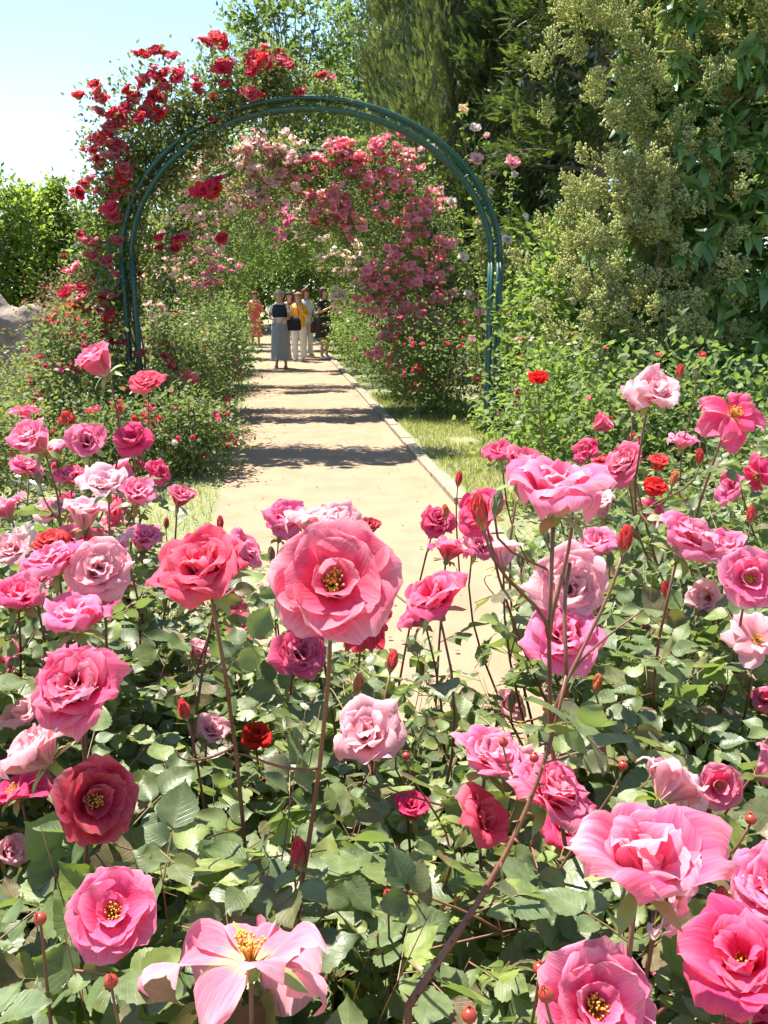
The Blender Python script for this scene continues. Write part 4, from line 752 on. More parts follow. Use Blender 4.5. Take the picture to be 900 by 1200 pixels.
S = [  # name, px-col, y, rx, ry, h, label, leaves, leaf size, mat, blooms, n, size
 ('rose_bush', 222, 10.4, .45, .5, 1.35, 'rose bush inside the left foot of the nearest arch with pale yellow blooms', 4200, .05, M_CLIMB, [YEL, WHT, CORAL], 16, .07),
 ('rose_bush', 96, 9.0, .42, .5, 1.45, 'red flowered rose bush outside the left foot of the nearest arch', 4200, .05, M_CLIMB, [SCAR, CRIM], 20, .09),
 ('rose_bush', 62, 8.2, .60, .6, .8, 'dusty green rose bush left of the red one with a few pink blooms', 3600, .045, M_OLIVE, [PINK, WHT], 14, .06),
 ('rose_bush', 215, 7.9, .42, .45, .75, 'low rose bush at the left edge of the path nearest the camera', 2600, .05, M_CLIMB, [CORAL, WHT, HOT], 12, .075),
 ('rose_bush', 120, 7.5, .45, .45, .7, 'low dark rose bush left of the path in front of the arch foot', 2600, .05, M_CLIMB, [SCAR, HOT, CORAL], 14, .085),
 ('rose_bush', 190, 9.0, .40, .4, .75, 'rose bush right in front of the left arch foot with yellow and scarlet blooms', 3600, .05, M_OLIVE, [YEL, SCAR, WHT], 14, .065),
 ('rose_bush', 235, 11.6, .5, .7, 1.5, 'leafy rose bush between the first and second arches on the left', 4200, .05, M_CLIMB, [PALE, WHT], 12, .06),
 ('rose_bush', 250, 14.8, .5, .9, 1.5, 'dense green bush on the left between the second and third arches', 4500, .055, M_MIDLEAF, [WHT, PEACH], 12, .06),
 ('rose_bush', 262, 18.0, .5, .9, 1.5, 'dense green bush on the left before the visitors', 4000, .06, M_MIDLEAF, [WHT], 8, .07),
 ('rose_bush', 258, 22.0, .4, .9, 1.5, 'green bush on the left behind the woman in pink', 3000, .07, M_MIDLEAF, [WHT, SCAR], 6, .08),
 ('rose_bush', 500, 11.6, .55, .9, 1.45, 'bush of bright pink roses on the right between first and second arches', 5200, .05, M_MIDLEAF, [HOT, CORAL, SCAR], 26, .075),
 ('rose_bush', 465, 13.6, .55, .9, 1.4, 'leafy bush at the right foot of the second arch', 4600, .052, M_MIDLEAF, [HOT, PEACH], 12, .07),
 ('rose_bush', 442, 16.6, .5, 1., 1.5, 'sunlit green bush on the right before the third arch', 4600, .055, M_MIDLEAF, [WHT, PINK], 10, .07),
 ('rose_bush', 415, 20.2, .5, 1., 1.6, 'green bush with white roses right of the waiting visitors', 4200, .065, M_CLIMBY, [WHT], 24, .08),
 ('rose_bush', 398, 24.5, .5, 1., 1.6, 'green bush far down the right side beyond the visitors', 3200, .08, M_MIDLEAF, [WHT], 6, .08),
 ('rose_bush', 668, 7.6, .60, .6, 1.25, 'rose bush right of the nearest arch foot with scarlet and white blooms', 4600, .055, M_MIDLEAF, [WHT, SCAR, WHT, PALE], 26, .055),
 ('rose_bush', 700, 6.2, .60, .6, 1.20, 'green rose bush with tiny cream flowers in front of the plumed shrub', 4600, .055, M_CLIMBY, [WHT, WHT, SCAR], 22, .045),
 ('rose_bush', 820, 5.4, .75, .6, 1.15, 'dark leaved rose bush below the plumed shrub', 4600, .06, M_MIDLEAF, [HOT, SCAR], 8, .06),
 ('rose_bush', 606, 11.0, .5, .5, 2.0, 'tall leafy bush just beyond the right foot of the nearest arch', 5200, .06, M_CLIMBY, [PEACH, WHT, YEL], 20, .10),
 ('shrub', 668, 9.0, .55, .45, 2.35, 'light green shrub with pointed leaves right of the nearest arch', 4600, .085, M_CLIMBY, [YEL, WHT], 9, .09),
 ('rose_bush', 118, 12.5, 1.0, .8, 1.6, 'reddish leaved bush beyond the red rose bush on the left', 4200, .06, M_RED, [SCAR], 8, .08),
 ('rose_bush', 30, 10.8, .8, .7, .75, 'pale dusty bush with white flowers below the boulders', 4600, .05, M_OLIVE, [WHT, YEL], 26, .055),
 ('shrub', 110, 16.5, .9, .8, 1.9, 'pinkish grey feathery shrub beside the boulders', 4200, .06, M_RED, None, 0, .05),
 ('rose_bush', -28, 6.6, .45, .5, .8, 'small dusty rose bush cut by the left edge', 3000, .045, M_OLIVE, [HOT, WHT], 10, .06),
]
for i, (nm, px, y, rx, ry, h, lab, nl, ls, mt, bl, nb, bs_) in enumerate(S):
    X, Y = sh(px, y); shrub(nm, X, Y, rx, ry, h, lab, 'shrub' if nm == 'shrub' else 'rose bush', nl, ls, mt, 100+i, T=LEAF_LO if y > 9 else LEAF_MD, bl=bl, nbl=nb, bsz=bs_, group=SG if nm == 'rose_bush' else None)
# tall loose rose shoots rising behind the right of the first arch
root = np.array([2.75, 10.6, 0]); e = empty('tall_rose', root, 'tall thin rose with yellow and pink blooms rising behind the right curve of the arch', 'rose bush'); r = np.random.default_rng(77); mb = MB(); lf = []
for (px, py, c, sz) in [(542, 130, YEL, .11), (556, 152, WHT, .11), (570, 160, PEACH, .07), (558, 189, (.88, .42, .45), .14), (600, 193, (.88, .30, .36), .15), (602, 206, WHT, .08), (530, 238, WHT, .10), (592, 283, WHT, .12), (560, 262, YEL, .07), (542, 303, WHT, .11), (682, 327, WHT, .09), (562, 368, (.85, .4, .4), .10), (506, 175, PALE, .09), (615, 255, WHT, .07), (585, 330, WHT, .06), (612, 345, YEL, .06), (632, 300, WHT, .06), (655, 350, WHT, .07), (596, 300, PALE, .07), (640, 270, YEL, .05), (575, 225, WHT, .07), (548, 345, WHT, .08), (552, 398, PALE, .07)]:
    p = at(px, py, 10.6); put(MDV[0], e, p, (r.normal(0, .3), -.8, .6), sz*1.5, c, .7, r.uniform(0, 6), 'bloom'); P = bez(root+np.append(r.normal(0, .08, 2), 0), root+[0, 0, 1.4], p-[0, 0, .5], p, 18); v, f = tube(P, np.linspace(.009, .003, 18), 5); mb.add(v, f)
    for k in range(5, 18):
        for z_ in range(5): lf.append((P[k]+r.normal(0, .035, 3), r.normal(0, 1, 3), .07*r.uniform(.6, 1.2)))
mb.build('stems', M_STEMG, e, origin=root); mb = MB(); mb.inst(LEAF_MD[0], frames([q[0] for q in lf], [q[1] for q in lf], r.normal(0, .4, (len(lf), 3))+[0, 0, 1], [q[2] for q in lf])); mb.build('foliage', M_CLIMBY, e, origin=root)

# ------------------------------------------------------------------ trees
def tree(name, x, y, h, rad, label, cat, nleaf, lsz, mat, seed, cz=.62, rz=.42, T=LEAF_LO, spread=.12, group=None, clump=None, trunk_r=.16, shell=.35):
    r = np.random.default_rng(seed); root = np.array([x, y, 0.]); e = empty(name, root, label, cat, group)
    mb, C, a = blob(r, (x, y, h*cz), (rad, rad, h*rz), clump or max(50, nleaf//60), nleaf, lsz, T, spread, shell=shell); mb.build('crown', mat, e, origin=root)
    P = bez(root, root+[.1, 0, h*.3], root+[-.15, .1, h*.5], root+[.1, 0, h*.8], 12); v, f = tube(P, np.linspace(trunk_r, trunk_r*.25, 12), 10); tm = MB(); tm.add(v, f); t = tm.build('trunk', M_BARK, e, origin=root); lm = MB()
    for j in range(min(60, len(C))):
        k = r.integers(3, 10); c = C[j]; v, f = tube(bez(P[k], P[k]+(c-P[k])*.3+[0, 0, .2], c-[0, 0, .1], c, 7), np.linspace(trunk_r*.3, trunk_r*.06, 7), 5); lm.add(v, f)
    lm.build('limbs', M_BARK, e, origin=root); return e
def spray_T(seed=0, n=15, w=.30, thin=.026):
    V, Fq, U = [], [], []
    for i in range(n):
        t = .08+.9*i/n; l = w*(1-t*.75)
        for sd in (-1, 1):
            b = len(V); a = np.array([0, t, -.12*t*t]); d = np.array([sd*.8, .65, -.12]); d /= np.linalg.norm(d); q = a+d*l
            s = np.array([-d[1]*sd, d[0]*sd, 0])*thin
            V += [a-s*.6, a+s*.6, q*.5+a*.5+s+[0, 0, .02], q, q*.5+a*.5-s]; Fq += [(b, b+1, b+2, b+4)]; 
    T3 = [(5*i+4, 5*i+2, 5*i+3) for i in range(len(V)//5)]
    return np.array(V), [np.array(Fq), np.array(T3)], np.zeros((len(V), 2))
SPRAY = [spray_T(), spray_T(w=.22, n=14)]
def conifer(x, y, h, rad, label, n, ssz, mat, seed, up=.1, droop=-.25, lean=0., z0=.02, shape=1., group=None, spread=.5):
    r = np.random.default_rng(seed); root = np.array([x, y, 0.]); e = empty('conifer', root, label, 'conifer', group)
    nb = 170; zt = r.random(nb)**1.1; tips = []; P = []; D = []; lm = MB(); per = n//nb
    for i in range(nb):
        z = h*(z0+(1-z0)*zt[i]); R_ = rad*((1-zt[i])**shape+.04)*r.uniform(.72, 1.12); a = i*GA+r.normal(0, .2); o = np.array([math.cos(a), math.sin(a), up]); b0 = np.array([x, y, z]); b1 = b0+o*R_+[0, 0, droop*R_*.5]
        q = bez(b0, b0+o*R_*.4, b0+o*R_*.75+[0, 0, .05], b1, 8)
        if i % 2 == 0: v, f = tube(q, np.linspace(.05, .008, 8), 5); lm.add(v, f)
        t = r.random(per)**.55; PP = np.array([np.interp(t, np.linspace(0, 1, 8), q[:, k]) for k in range(3)]).T; P.append(PP+r.normal(0, ssz*spread, (per, 3))*[1, 1, .8]); D.append(unit(o+r.normal(0, .55, (per, 3))+[0, 0, up]))
    P = np.concatenate(P); D = np.concatenate(D); n_ = len(P); M = frames(P, D, r.normal(0, .5, (n_, 3))+[0, 0, 1], ssz*r.uniform(.6, 1.25, n_)); w_ = r.integers(0, 2, n_); mb = MB()
    for k in range(2): mb.inst(SPRAY[k], M[w_ == k])
    mb.build('crown', mat, e, origin=root); v, f = tube([root, root+[0, 0, h*.5], root+[0, 0, h*.97]], [.22, .13, .02], 10); tm = MB(); tm.add(v, f); tm.build('trunk', M_BARK, e, origin=root); lm.build('limbs', M_BARK, e, origin=root); return e
def gx(px, y): return (px-320)/F*y
conifer(gx(690, 14.5), 14.5, 11, 2.3, 'dark green conifer with drooping sprays beside the plumed shrub', 19000, .25, M_CONI, 201, shape=.45, up=.15)
conifer(gx(610, 17), 17, 12, 1.9, 'bright tipped conifer left of the dark one', 16000, .25, M_CONI, 202, shape=.5, up=.5)
conifer(gx(520, 18), 18, 9.6, 1.6, 'olive green upright conifer behind the right curve of the arch', 17000, .22, M_CONIO, 203, shape=.5, up=1.2, droop=0)
conifer(gx(462, 26), 26, 11, 1.7, 'tall olive conifer behind the top of the arch', 14000, .26, M_CONIO, 204, shape=.55, up=1.2, droop=0)
conifer(gx(570, 22), 22, 10.5, 2.0, 'feathery conifer between the olive and the dark conifers', 14000, .26, M_CONIO, 205, shape=.5, up=.8, droop=0)
conifer(gx(840, 17), 17, 13, 2.8, 'dark conifer hidden behind the plumed shrub at the right', 7000, .40, M_CONI, 206, shape=.4, up=.1)
tree('tree', gx(350, 34), 34, 12.6, 2.5, 'airy light green tree showing sky through its crown above the arch', 'tree', 4200, .24, M_TREE, 210, cz=.70, rz=.30, spread=.10, clump=120, shell=.3)
tree('tree', gx(440, 40), 40, 15.5, 3.2, 'taller leafy tree at top centre behind the olive conifer', 'tree', 13000, .24, M_TREE, 211, cz=.6, rz=.38, clump=220)
tree('tree', gx(330, 46), 46, 9.5, 4.5, 'rounded tree closing the end of the path', 'tree', 13000, .25, M_HEDGE, 212, cz=.5, rz=.5, clump=260)
tree('tree', gx(245, 40), 40, 7.6, 3.6, 'leafy tree behind the pale climbing roses', 'tree', 11000, .24, M_TREE, 213, cz=.5, rz=.5, clump=220)
tree('tree', gx(400, 33), 33, 8.0, 2.8, 'mid green tree behind the right rows of arches', 'tree', 11000, .22, M_TREE, 216, cz=.5, rz=.5, clump=220)
HG = 'tall sunlit shrubs at the back of the lawn'
for (px, y, h, rad, lab, sd) in [(20, 30, 5.2, 2.0, 'broad sunlit green shrub at the left edge behind the boulders', 220), (82, 32, 5.0, 1.5, 'narrower sunlit shrub between the left edge and the arch', 221), (-38, 33, 6.6, 1.6, 'taller tree peeping in at the left edge', 222), (135, 36, 4.8, 1.8, 'shaded green shrub showing through the red roses', 223)]:
    tree('tall_shrub', gx(px, y), y, h, rad, lab, 'shrub', 12000, .17, M_HEDGE, sd, cz=.5, rz=.52, clump=340, group=HG, spread=.09, shell=.75)

# large shrub with creamy plumes on the right
def panicle_T(seed):
    r = np.random.default_rng(seed); V, T3 = [], []
    for br in range(13):
        t = br/13; a = br*GA; b0 = np.array([0, t*.8, 0]); o = unit(np.array([math.cos(a)*.75, .75, math.sin(a)*.75])); l = .42*(1-t*.7)
        for k in range(16):
            c = b0+o*l*(.1+.9*k/15)+r.normal(0, .028, 3); d = unit(o+r.normal(0, .6, 3)+[0, .6, 0]); s = unit(np.cross(d, r.normal(0, 1, 3))); u = np.cross(d, s); b = len(V); ll = .10; ww = .028
            V += [c, c+d*ll*.55+s*ww, c+d*ll*.55-s*.5*ww+u*ww*.87, c+d*ll*.55-s*.5*ww-u*ww*.87, c+d*ll]; T3 += [(b, b+1, b+2), (b, b+2, b+3), (b, b+3, b+1), (b+4, b+2, b+1), (b+4, b+3, b+2), (b+4, b+1, b+3)]
    return np.array(V), [np.array(T3)], np.zeros((len(V), 2))
PANT = [panicle_T(i) for i in range(3)]; PME = []
for T in PANT:
    m_ = MB(); m_.inst(T, np.array([np.eye(3, 4)])); me = m_.mesh('panicle'); me.materials.append(M_PANI); PME.append(me)
root = np.array([gx(830, 7.4), 7.4, 0.]); e = empty('plumed_shrub', root, 'tall shrub with creamy green flower plumes and large glossy leaves at the right', 'shrub'); r = np.random.default_rng(301)
lobes = [(775, 75, 50, 60), (850, 75, 55, 55), (745, 345, 60, 90), (715, 275, 40, 50), (790, 300, 60, 70), (840, 365, 55, 60), (735, 400, 40, 60), (765, 150, 60, 60), (850, 180, 60, 40), (700, 20, 30, 30), (880, 110, 40, 50), (800, 395, 50, 40), (870, 20, 40, 20), (760, 235, 50, 30)]
Pn = []; 
for (px, py, sx, sy) in lobes:
    for k in range(36 if px < 800 else 22):
        d = 6.7+r.uniform(-.35, .9); Pn.append(at(px+r.normal(0, sx*.85), py+r.normal(0, sy*.7), d))
Pn = np.array(Pn); nP = len(Pn); Dn = unit(np.column_stack([r.normal(-.5, .55, nP), r.normal(-.45, .35, nP), np.full(nP, .6)])); x_, y_, z_ = proj(Pn)
order = np.argsort(z_+(x_ > 900)*9+(y_ < 0)*9); M = frames(Pn, Dn, r.normal(0, 1, (nP, 3)), .31*r.uniform(.7, 1.2, nP)); rest = MB()
for n_, k in enumerate(order):
    if n_ < 100:
        o = bpy.data.objects.new('flower_plume', PME[k % 3]); COL.objects.link(o); Mx = Matrix([list(M[k][0]), list(M[k][1]), list(M[k][2]), [0, 0, 0, 1]]); o.parent = e; o.matrix_basis = Matrix.Translation(-Vector(root)) @ Mx
    else: rest.inst(PANT[k % 3], M[k:k+1])
tag(rest.build('flower_plumes', M_PANI, e, origin=root), kind='stuff')
# whorled big leaves behind and around the plumes
Lp, Ld, Ls = [], [], []
for k in range(2100):
    px, py = r.uniform(690, 1010), r.uniform(-120, 470); lim = np.interp(py, [-120, 0, 100, 200, 300, 420, 480], [700, 720, 735, 745, 715, 695, 700])
    if px < lim+r.normal(0, 12): continue
    d = (6.9+r.uniform(0, 1.3)) if (k % 9 or px < 790) else 6.45; c = at(px, py, d); ax = unit(np.array([r.normal(-.3, .4), -.5+r.normal(0, .4), .5]))
    u = unit(np.cross(ax, [0, 0, 1.])); v = np.cross(ax, u)
    for j in range(6): a = j*1.05+r.uniform(0, .4); Lp.append(c); Ld.append(unit(math.cos(a)*u+math.sin(a)*v+ax*.4+[0, 0, -.35])); Ls.append(.19*r.uniform(.7, 1.2))
n_ = len(Lp); mb = MB(); M = frames(np.array(Lp), np.array(Ld), r.normal(0, .3, (n_, 3))+[0, 0, 1], np.array(Ls)); w_ = r.integers(0, 3, n_)
for k in range(3): mb.inst(LEAF_LONG[k], M[w_ == k])
mb.build('foliage', M_BIGLEAF, e, origin=root); mb = MB()
for k in range(60):
    c = Pn[r.integers(0, nP)]
    if c[2] > 3.0: continue
    v, f = tube(bez(root+np.append(r.normal(0, .12, 2), 0), root+[r.normal(0, .3), 0, 1.5], c-[0, -.3, .6], c, 12), np.linspace(.03, .005, 12), 6); mb.add(v, f)
mb.build('stems', M_BARK, e, origin=root)

# bare branches at the foot of the conifer
root = np.array([gx(665, 12.5), 12.5, 0]); e = MB(); r = np.random.default_rng(5)
for k in range(16):
    tip = at(r.uniform(630, 665), r.uniform(235, 330), 12.5); v, f = tube(bez(root, root+[r.normal(0, .3), 0, 1], tip-[r.normal(0, .2), 0, .6], tip, 10), np.linspace(.02, .004, 10), 5); e.add(v, f)
tag(e.build('bare_branches', M_BARK, origin=root), 'bundle of bare brown branches in front of the dark conifer', 'branches')

# ------------------------------------------------------------------ boulders, strips, building
def boulder(px, py, y, s, label, seed):
    import bmesh
    from mathutils import noise
    bm = bmesh.new(); bmesh.ops.create_icosphere(bm, subdivisions=4, radius=1)
    for v in bm.verts:
        n = noise.noise(v.co*1.3+Vector((seed, 0, 0)))*.35+noise.noise(v.co*3.5+Vector((seed, 3, 0)))*.12+noise.noise(v.co*9+Vector((0, 0, seed)))*.03
        c = noise.cell(v.co*1.5+Vector((seed, 0, 0)))*.08; v.co *= 1+n+c; v.co.x *= s[0]; v.co.y *= s[1]; v.co.z = max(v.co.z, -.6)*s[2]
    me = bpy.data.meshes.new('boulder'); bm.to_mesh(me); bm.free(); me.materials.append(M_STONE)
    for p in me.polygons: p.use_smooth = True
    o = bpy.data.objects.new('boulder', me); COL.objects.link(o); o.location = (gx(px, y), y, s[2]*.45); tag(o, label, 'boulder', 'grey boulders on the lawn')
boulder(24, 380, 15, (.85, .6, 1.12), 'large rounded grey boulder at the left edge', 1.3); boulder(72, 395, 14.2, (.45, .4, .42), 'lower grey boulder right of the large one', 4.1); boulder(-22, 395, 14.5, (.5, .5, .6), 'grey boulder cut by the left edge', 8.6); boulder(100, 400, 15.2, (.3, .3, .62), 'small whitish boulder nearest the red roses', 6.6)
for (a, b, lab) in [((14, 567), (50, 581), 'white edging strip on the lawn at left, the farther one'), ((-6, 596), (26, 609), 'white edging strip on the lawn at left, the nearer one')]:
    p, q = gr(*a), gr(*b); c = (p+q)/2; d = unit(q-p); mb = MB(); n_ = np.cross(d, [0, 0, 1]); hl = np.linalg.norm(q-p)/2
    v = np.array([c+d*hl*i+n_*.022*j+np.array([0, 0, .07+.022*k]) for i in (-1, 1) for j in (-1, 1) for k in (-1, 1)]); mb.add(v, [np.array([[0, 1, 3, 2], [4, 6, 7, 5], [0, 4, 5, 1], [2, 3, 7, 6], [0, 2, 6, 4], [1, 5, 7, 3]])])
    for i in (-.8, .8): v, f = tube([c+d*hl*i+[0, 0, -.05], c+d*hl*i+[0, 0, .06]], .014, 6); mb.add(v, f)
    tag(mb.build('edging_strip', M_WHITE, smooth=False, origin=(c[0], c[1], 0)), lab, 'edging strip', 'white edging strips on the lawn')
M_WALL = plain('white_render', (.72, .70, .68), .8, (.62, .6, .58), 2); M_GLASS = plain('window_glass', (.03, .04, .06), .12); M_ROOF = plain('roof', (.2, .16, .14), .8)
bx, by = gx(575, 75), 75.; e = empty('apartment_building', (bx, by, 0), 'white apartment building showing in slivers between the treetops', 'building'); mb = MB(); v, f = box((0, 5, 15), (9, 5, 15)); mb.add(v, f); mb.build('wall', M_WALL, e, smooth=False); mb = MB(); v, f = box((0, 5, 30.3), (9.3, 5.3, .28)); mb.add(v, f); mb.build('roof', M_ROOF, e, smooth=False)
for fl in range(9):
    for k in range(6):
        x = -7.5+3*k; z = 2+fl*3.1; mb = MB(); v, f = box((x, -.03, z), (.65, .05, .85)); mb.add(v, f); w_ = mb.build('window', M_WALL, e, smooth=False); mb = MB(); v, f = box((x, -.09, z), (.55, .03, .75)); mb.add(v, f); mb.build('pane', M_GLASS, w_, smooth=False)

# ------------------------------------------------------------------ people
M_SKIN = plain('skin', (.62, .36, .25), .5, (.58, .32, .22), 12); M_EYE = plain('eye', (.03, .02, .02), .3)
def cloth(name, c): return plain(name, c, .85, tuple(np.array(c)*.82), 14, bump=.006, bscale=22)
def skin_mesh(V, E, Rd, root=0):
    me = bpy.data.meshes.new('body'); me.from_pydata([tuple(v) for v in V], E, []); o = bpy.data.objects.new('tmp', me); COL.objects.link(o)
    md = o.modifiers.new('s', 'SKIN'); md.use_smooth_shade = True; sv_ = me.skin_vertices[0].data
    for i, q in enumerate(sv_): q.radius = (Rd[i], Rd[i]); q.use_root = (i == root)
    o.modifiers.new('u', 'SUBSURF').levels = 1
    dg = bpy.context.evaluated_depsgraph_get(); dg.update(); ev = o.evaluated_get(dg); m2 = bpy.data.meshes.new_from_object(ev, depsgraph=dg)
    co = np.zeros(len(m2.vertices)*3); m2.vertices.foreach_get('co', co); fs = {}
    for p in m2.polygons: fs.setdefault(len(p.vertices), []).append(tuple(p.vertices))
    bpy.data.objects.remove(o); return co.reshape(-1, 3), [np.array(f) for f in fs.values()]
def person(px, y, h, label, rz, hair, top, bottom, arms='phone', hairlen=.12, skirt=None, dress=None, vest=None, shoes=(.5, .4, .3), sleeve=.1, stance=.1):
    X = gx(px, y); e = empty('person', (X, y, .012), label, 'person', 'visitors on the path', rz); s = h/1.65; e.scale = (s, s, s)
    st = stance; hz = {'phone': [(.24, -.03, 1.09), (.09, -.27, 1.22)], 'down': [(.23, .02, 1.08), (.21, -.06, .84)], 'lap': [(.24, .0, 1.08), (.08, -.22, 1.06)]}[arms]
    V = [(0, 0, .93), (0, .005, 1.06), (0, .0, 1.22), (0, .01, 1.36), (0, .0, 1.425), (0, -.01, 1.49), (0, -.012, 1.575), (0, -.01, 1.61)]; Rd = [.12, .10, .115, .085, .045, .068, .078, .055]; E = [(i, i+1) for i in range(7)]
    for sd in (-1, 1):
        b = len(V); el, wr = hz; V += [(sd*.15, .01, 1.335), (sd*el[0], el[1], el[2]), (sd*wr[0], wr[1], wr[2]), (sd*wr[0]*.9, wr[1]-.05, wr[2]+.045 if arms == 'phone' else wr[2]-.05)]; Rd += [.052, .036, .024, .026]; E += [(3, b), (b, b+1), (b+1, b+2), (b+2, b+3)]
        b = len(V); V += [(sd*.085, 0, .86), (sd*st*.95, -.015, .48), (sd*st, .015, .09), (sd*st*1.05, -.11, .035)]; Rd += [.078, .052, .034, .03]; E += [(0, b), (b, b+1), (b+1, b+2), (b+2, b+3)]
    v, f = skin_mesh(V, E, Rd); mb = MB(); mb.add(v, f)
    for sd in (-1, 1):
        w_ = np.array(hz[1])*[sd, 1, 1]; hd = np.array([sd*hz[1][0]*.9, hz[1][1]-.05, hz[1][2]+(.045 if arms == 'phone' else -.05)]); dr = unit(hd-w_)
        for k in range(4): a = hd+np.array([sd*(k-1.5)*.016, 0, 0]); l = [.06, .07, .065, .05][k]; v, f = tube([a, a+dr*l*.5, a+dr*l*.8+[-sd*.012, -.008, 0], a+dr*l+[-sd*.024, -.012, 0]], [.0085, .008, .007, .005], 6); mb.add(v, f)
        a = hd+np.array([-sd*.02, 0, -.01]); v, f = tube([a, a+dr*.02+[-sd*.02, -.01, 0], a+dr*.05+[-sd*.028, -.015, 0]], [.01, .009, .006], 6); mb.add(v, f)
    v, f = ellipsoid((0, -.095, 1.545), (.012, .018, .02), 8, 6); mb.add(v, f)
    for sd in (-1, 1): v, f = ellipsoid((sd*.082, 0, 1.55), (.012, .02, .03), 8, 6); mb.add(v, f)
    mb.build('body', M_SKIN, e)
    for sd in (-1, 1): mb = MB(); v, f = ellipsoid((sd*.03, -.083, 1.57), (.012, .008, .007), 8, 6); mb.add(v, f); mb.build('eye', M_EYE, e)
    mb = MB(); v, f = ellipsoid((0, -.084, 1.508), (.025, .008, .006), 8, 5); mb.add(v, f); mb.build('lips', cloth('lips', (.45, .12, .1)), e)
    # hair: cap shell over the back and top
    V_, F_ = ellipsoid((0, .012, 1.585), (.102, .108, .098), 22, 14); fr = (V_[:, 1] < -.03) & (V_[:, 2] < 1.615); V_[fr, 1] = V_[fr, 1]*.4+.02; V_[:, 2] = np.where((V_[:, 1] > .0) & (V_[:, 2] < 1.57), V_[:, 2]-hairlen*np.clip((1.57-V_[:, 2])/.08, 0, 1), V_[:, 2]); V_ += np.sin(V_*90)*.004
    mb = MB(); mb.add(V_, F_); mb.build('hair', cloth('hair', hair), e)
    if dress:
        mb = MB(); v, f = loft([(0, .005, 1.385, .09, .07), (0, .005, 1.35, .155, .095), (0, 0, 1.26, .165, .125), (0, 0, 1.16, .15, .12), (0, 0, 1.06, .132, .11), (0, 0, .94, .175, .145), (0, 0, .75, .19, .16), (0, 0, .5, .20, .18), (0, 0, dress, .225, .20)], 30, .10); mb.add(v, f); mb.build('dress', cloth('dress', top), e)
    else:
        mb = MB(); v, f = loft([(0, .005, 1.385, .085, .07), (0, .005, 1.35, .155, .095), (0, 0, 1.26, .17, .13), (0, 0, 1.15, .158, .125), (0, 0, 1.04, .15, .12), (0, 0, .93, .18, .145), (0, 0, .84, .19, .15)], 28, .05); mb.add(v, f); mb.build('top', cloth('top', top), e)
        if vest: mb = MB(); v, f = loft([(0, .008, 1.37, .12, .085), (0, .01, 1.35, .160, .102), (0, .006, 1.26, .176, .140), (0, .006, 1.16, .168, .138), (0, .008, 1.10, .165, .134)], 28, .02); mb.add(v, f); mb.build('vest', cloth('vest', vest), e)
        if skirt: mb = MB(); v, f = loft([q for q in [(0, 0, 1.03, .142, .115), (0, 0, .94, .182, .15), (0, 0, .75, .195, .165), (0, 0, .5, .20, .175), (0, 0, .25, .215, .19)] if q[2] > skirt+.04]+[(0, 0, skirt, .225, .20)], 32, .13); mb.add(v, f); mb.build('skirt', cloth('skirt', bottom), e)
        else:
            mb = MB(); v, f = loft([(0, 0, 1.0, .145, .118), (0, 0, .93, .178, .146), (0, 0, .82, .175, .14)], 24); mb.add(v, f)
            for sd in (-1, 1): v, f = tube([(sd*.085, 0, .88), (sd*st*.9, -.01, .65), (sd*st*.95, -.015, .46), (sd*st, .01, .22), (sd*st, .012, .075)], [.098, .09, .075, .072, .085], 14, False); mb.add(v, f)
            mb.build('trousers', cloth('trousers', bottom), e)
    for sd in (-1, 1):
        a, b = np.array([sd*.145, .01, 1.34]), np.array([sd*hz[0][0], hz[0][1], hz[0][2]]); mb = MB(); en = a+(b-a)*(.55 if sleeve < .5 else 1.0); v, f = tube([a, (a+en)/2, en], [.062, .058, .056], 12, False); mb.add(v, f)
        if sleeve > .8: c = np.array([sd*hz[1][0], hz[1][1], hz[1][2]]); v, f = tube([en, (en+c)/2, c+(en-c)*.1], [.052, .045, .036], 12, False); mb.add(v, f)
        mb.build('sleeve', cloth('sleeve', top), e)
        mb = MB(); v, f = ellipsoid((sd*st*1.03, -.05, .036), (.045, .115, .036), 12, 8); mb.add(v, f); mb.build('shoe', cloth('shoe', shoes), e)
    return e, X
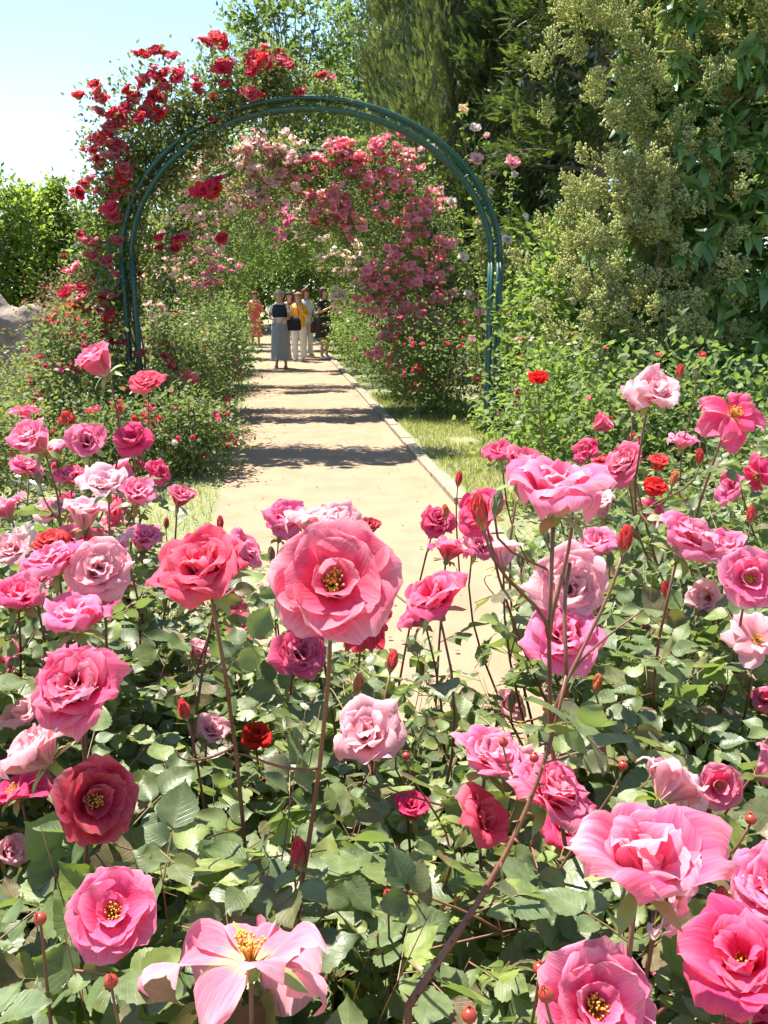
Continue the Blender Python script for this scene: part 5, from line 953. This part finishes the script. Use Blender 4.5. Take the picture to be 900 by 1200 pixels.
def bag(x, y, z, col, label, w=.16):
    mb = MB(); v, f = loft([(0, 0, -.15, w*.75, .05), (0, 0, -.13, w, .07), (0, 0, .05, w*.95, .065), (0, 0, .14, w*.7, .04), (0, 0, .15, w*.3, .02)], 16); mb.add(v, f); e = empty('handbag', (x, y, z), label, 'bag', 'bags carried by the visitors'); mb.build('pouch', cloth('bag', col), e)
    mb = MB(); a = np.linspace(0, math.pi, 12); v, f = tube(np.stack([w*.7*np.cos(a), 0*a, .12+.36*np.sin(a)], 1), .009, 6); mb.add(v, f); mb.build('strap', cloth('bag_strap', col), e)
person(299, 27.5, 1.66, 'woman in a long coral pink dress standing apart at the left of the path', R(15), (.16, .07, .035), (.78, .16, .17), None, 'phone', dress=.30, shoes=(.7, .6, .5), sleeve=1)
_, x2 = person(327, 19.3, 1.66, 'short haired woman in dark vest, white blouse and long grey skirt', R(-8), (.55, .48, .40), (.80, .78, .76), (.34, .34, .37), 'lap', hairlen=.03, skirt=.20, vest=(.02, .02, .035), sleeve=.1)
_, x3 = person(348, 21.4, 1.62, 'person in an orange yellow blouse and white trousers beside the woman in grey', R(-12), (.30, .17, .09), (.85, .42, .04), (.80, .77, .72), 'phone', sleeve=1, shoes=(.6, .55, .5))
person(338, 23.6, 1.64, 'person in a red top half hidden behind the woman in grey', R(5), (.05, .03, .02), (.70, .06, .08), (.75, .72, .68), 'phone', sleeve=.1)
_, x5 = person(357, 22.9, 1.72, 'person with auburn hair and white shirt at the back of the group', R(35), (.20, .07, .03), (.82, .82, .84), (.76, .74, .72), 'lap', sleeve=1)
person(377, 21.9, 1.74, 'person in dark clothes and white shoes at the right of the path', R(50), (.12, .07, .04), (.018, .016, .02), (.03, .022, .02), 'phone', skirt=.52, sleeve=.1, shoes=(.85, .85, .85))
bag(x2+.30, 19.25, .98, (.02, .02, .03), 'black shoulder bag hanging beside the long grey skirt'); bag(x5+.22, 22.6, .78, (.09, .015, .02), 'dark wine red tote bag held low at the back of the group', .14)
